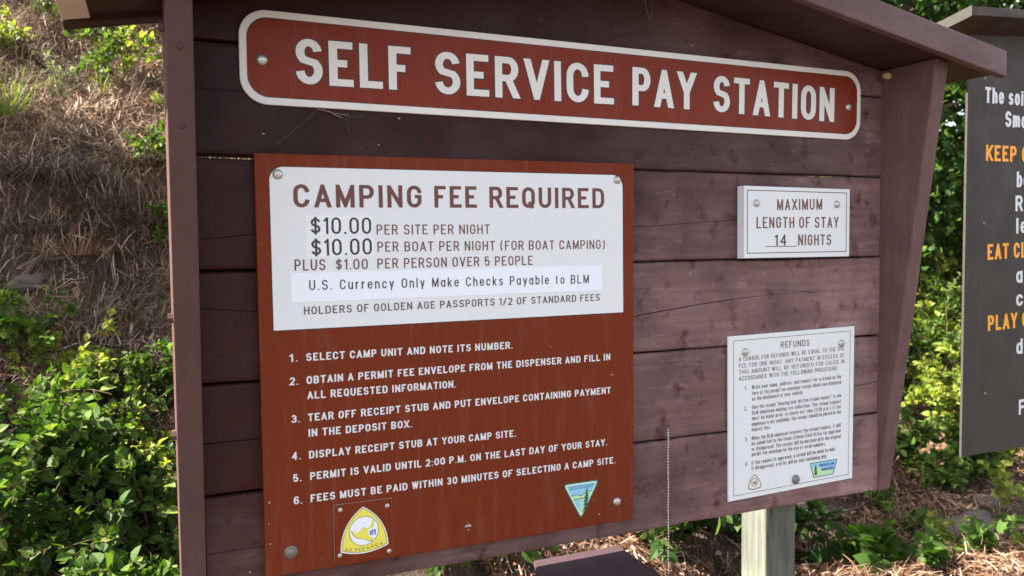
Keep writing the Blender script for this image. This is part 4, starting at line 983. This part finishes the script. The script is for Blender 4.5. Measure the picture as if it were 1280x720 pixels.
# trees
def tree(base, H, crown, label, seed, nb=34, ls=.11, n=9000, lm=None, trunk=.13, lo=.35, group=None, lean=(0, 0)):
    r = np.random.default_rng(seed); root = empty('tree', base, label=label, cat='tree', group=group)
    z = np.linspace(0, 1, 10); tr = np.stack([lean[0]*z+np.cumsum(r.normal(0, .03, 10)), lean[1]*z+np.cumsum(r.normal(0, .03, 10)), z*H-.1], 1)
    tp = [(tr, trunk*(1-.85*z)+.012)]; lp = []; C_ = []
    for b in range(nb):
        f = lo+(1-lo)*r.uniform(0, 1); i = min(int(f*9), 8); p0 = tr[i]+(tr[i+1]-tr[i])*(f*9-i); a = r.uniform(0, 2*math.pi)
        rad = crown*math.sin(math.pi*min(1, max(.12, (f-lo)/(1-lo)*.85+.12)))*r.uniform(.6, 1.1)
        e = p0+np.array([math.cos(a)*rad, math.sin(a)*rad, rad*r.uniform(-.05, .55)]); t = np.linspace(0, 1, 6)[:, None]
        B = p0+(e-p0)*t+np.array([0, 0, .12])*rad*np.sin(t*math.pi); lp.append((B, np.linspace(trunk*.28, .006, 6)))
        for k in range(2, 6): C_.append((B[k], .16+.13*rad))
    cl = np.array([c for c, s in C_]); sc = np.array([s for c, s in C_]); idx = r.integers(0, len(cl), n)
    P = cl[idx]+r.normal(0, 1, (n, 3))*sc[idx][:, None]*np.array([1, 1, .55])
    V, T = leaves(P, r.normal(0, 1, (n, 3))+np.array([0, 0, -.3]), np.array([0, 0, 1.])+r.normal(0, .7, (n, 3)), ls*r.uniform(.6, 1.3, n), .9)
    V1, F1 = tube_mesh(tp, 10); link('trunk', npmesh('trunk', V1, F1, True), BARKM, root)
    V1, F1 = tube_mesh(lp, 5); link('limbs', npmesh('limbs', V1, F1, True), BARKM, root)
    link('crown', npmesh('crown', V, T), lm or TREEL, root)
    return root
def gz(x, y): return (x, y, ground(x, y))
BT = 'trees on the bank behind the boards'
tree(gz(7.4, 5.0), 6, 1.9, 'dark tree seen above the grey board roof at the top right', 1, ls=.10, n=9000, lo=.12, group=BT)
tree(gz(9.2, 4.8), 7, 2.4, 'dark leafy tree behind the grey board at the right edge', 2, ls=.11, n=9000, lo=.12, group=BT)
tree(gz(6.0, 6.8), 7, 2.2, 'tree behind the right slope of the timber roof', 3, ls=.12, n=9000, lo=.12, group=BT)
tree(gz(8.2, 4.0), 5.5, 1.6, 'bushy young tree right behind the grey board', 6, ls=.10, n=8000, lo=.10, group=BT)
tree(gz(6.2, 4.4), 5.0, 1.4, 'young tree in the gap between the timber roof and the grey board', 7, ls=.09, n=7000, lo=.12, group=BT)
tree(gz(9.6, 6.6), 8, 2.4, 'tall tree behind the bushy young ones at the top right', 8, ls=.13, n=9000, lo=.15, group=BT)
tree(gz(12.5, 6.0), 9, 3.0, 'large far tree above the roof of the grey board', 9, ls=.15, n=9000, lo=.1, group=BT)
tree(gz(10.5, 8.5), 9, 3.2, 'far tree filling the gap behind the right hand trees', 4, ls=.15, n=8000, lo=.08, group=BT)
tree(gz(2.0, 9.5), 7, 2.4, 'tree high on the bank hidden behind the middle of the board', 5, ls=.13, n=7000, lo=.15, group=BT)
def shade_caster(px, py, t, crown, n, lo, label, seed, ls=.11):  # added unseen tree, crown set on the sun ray to shade the given spot
    p = ray_ground(px, py); c = Vector(p)+SUN*t; gz_ = ground(c.x, c.y); H = (c.z-gz_)/(lo+(1-lo)*.5)
    tree((c.x, c.y, gz_), H, crown, label, seed, nb=26, ls=ls, n=n, lo=lo, group='added unseen trees casting shade')
shade_caster(70, 325, 5.2, .36, 3400, .84, 'added unseen tree left of the view, dense crown shading the dark hollow', 41, .09)
shade_caster(150, 335, 4.9, .36, 1500, .86, 'added unseen slim tree beside the dense one, casting more shade on the bank', 43, .09)
shade_caster(95, -25, 5.2, .45, 1500, .82, 'added unseen tree left of the view shading the upper bank', 42, .09)
shade_caster(1130, 665, 4.3, .8, 900, .64, 'added unseen tree behind the notice board, open crown dappling the ground at right', 44, .10)
shade_caster(1250, 620, 5.0, .8, 900, .64, 'added unseen taller tree behind the notice board, also dappling the ground at right', 45, .10)
shade_caster(1150, 500, 4.6, .6, 420, .70, 'added unseen tree above the timber roof shading the gap between the boards', 46, .10)
shade_caster(50, 650, 4.4, .45, 800, .84, 'added unseen small tree left of the view shading the lower left shrubs', 47, .09)
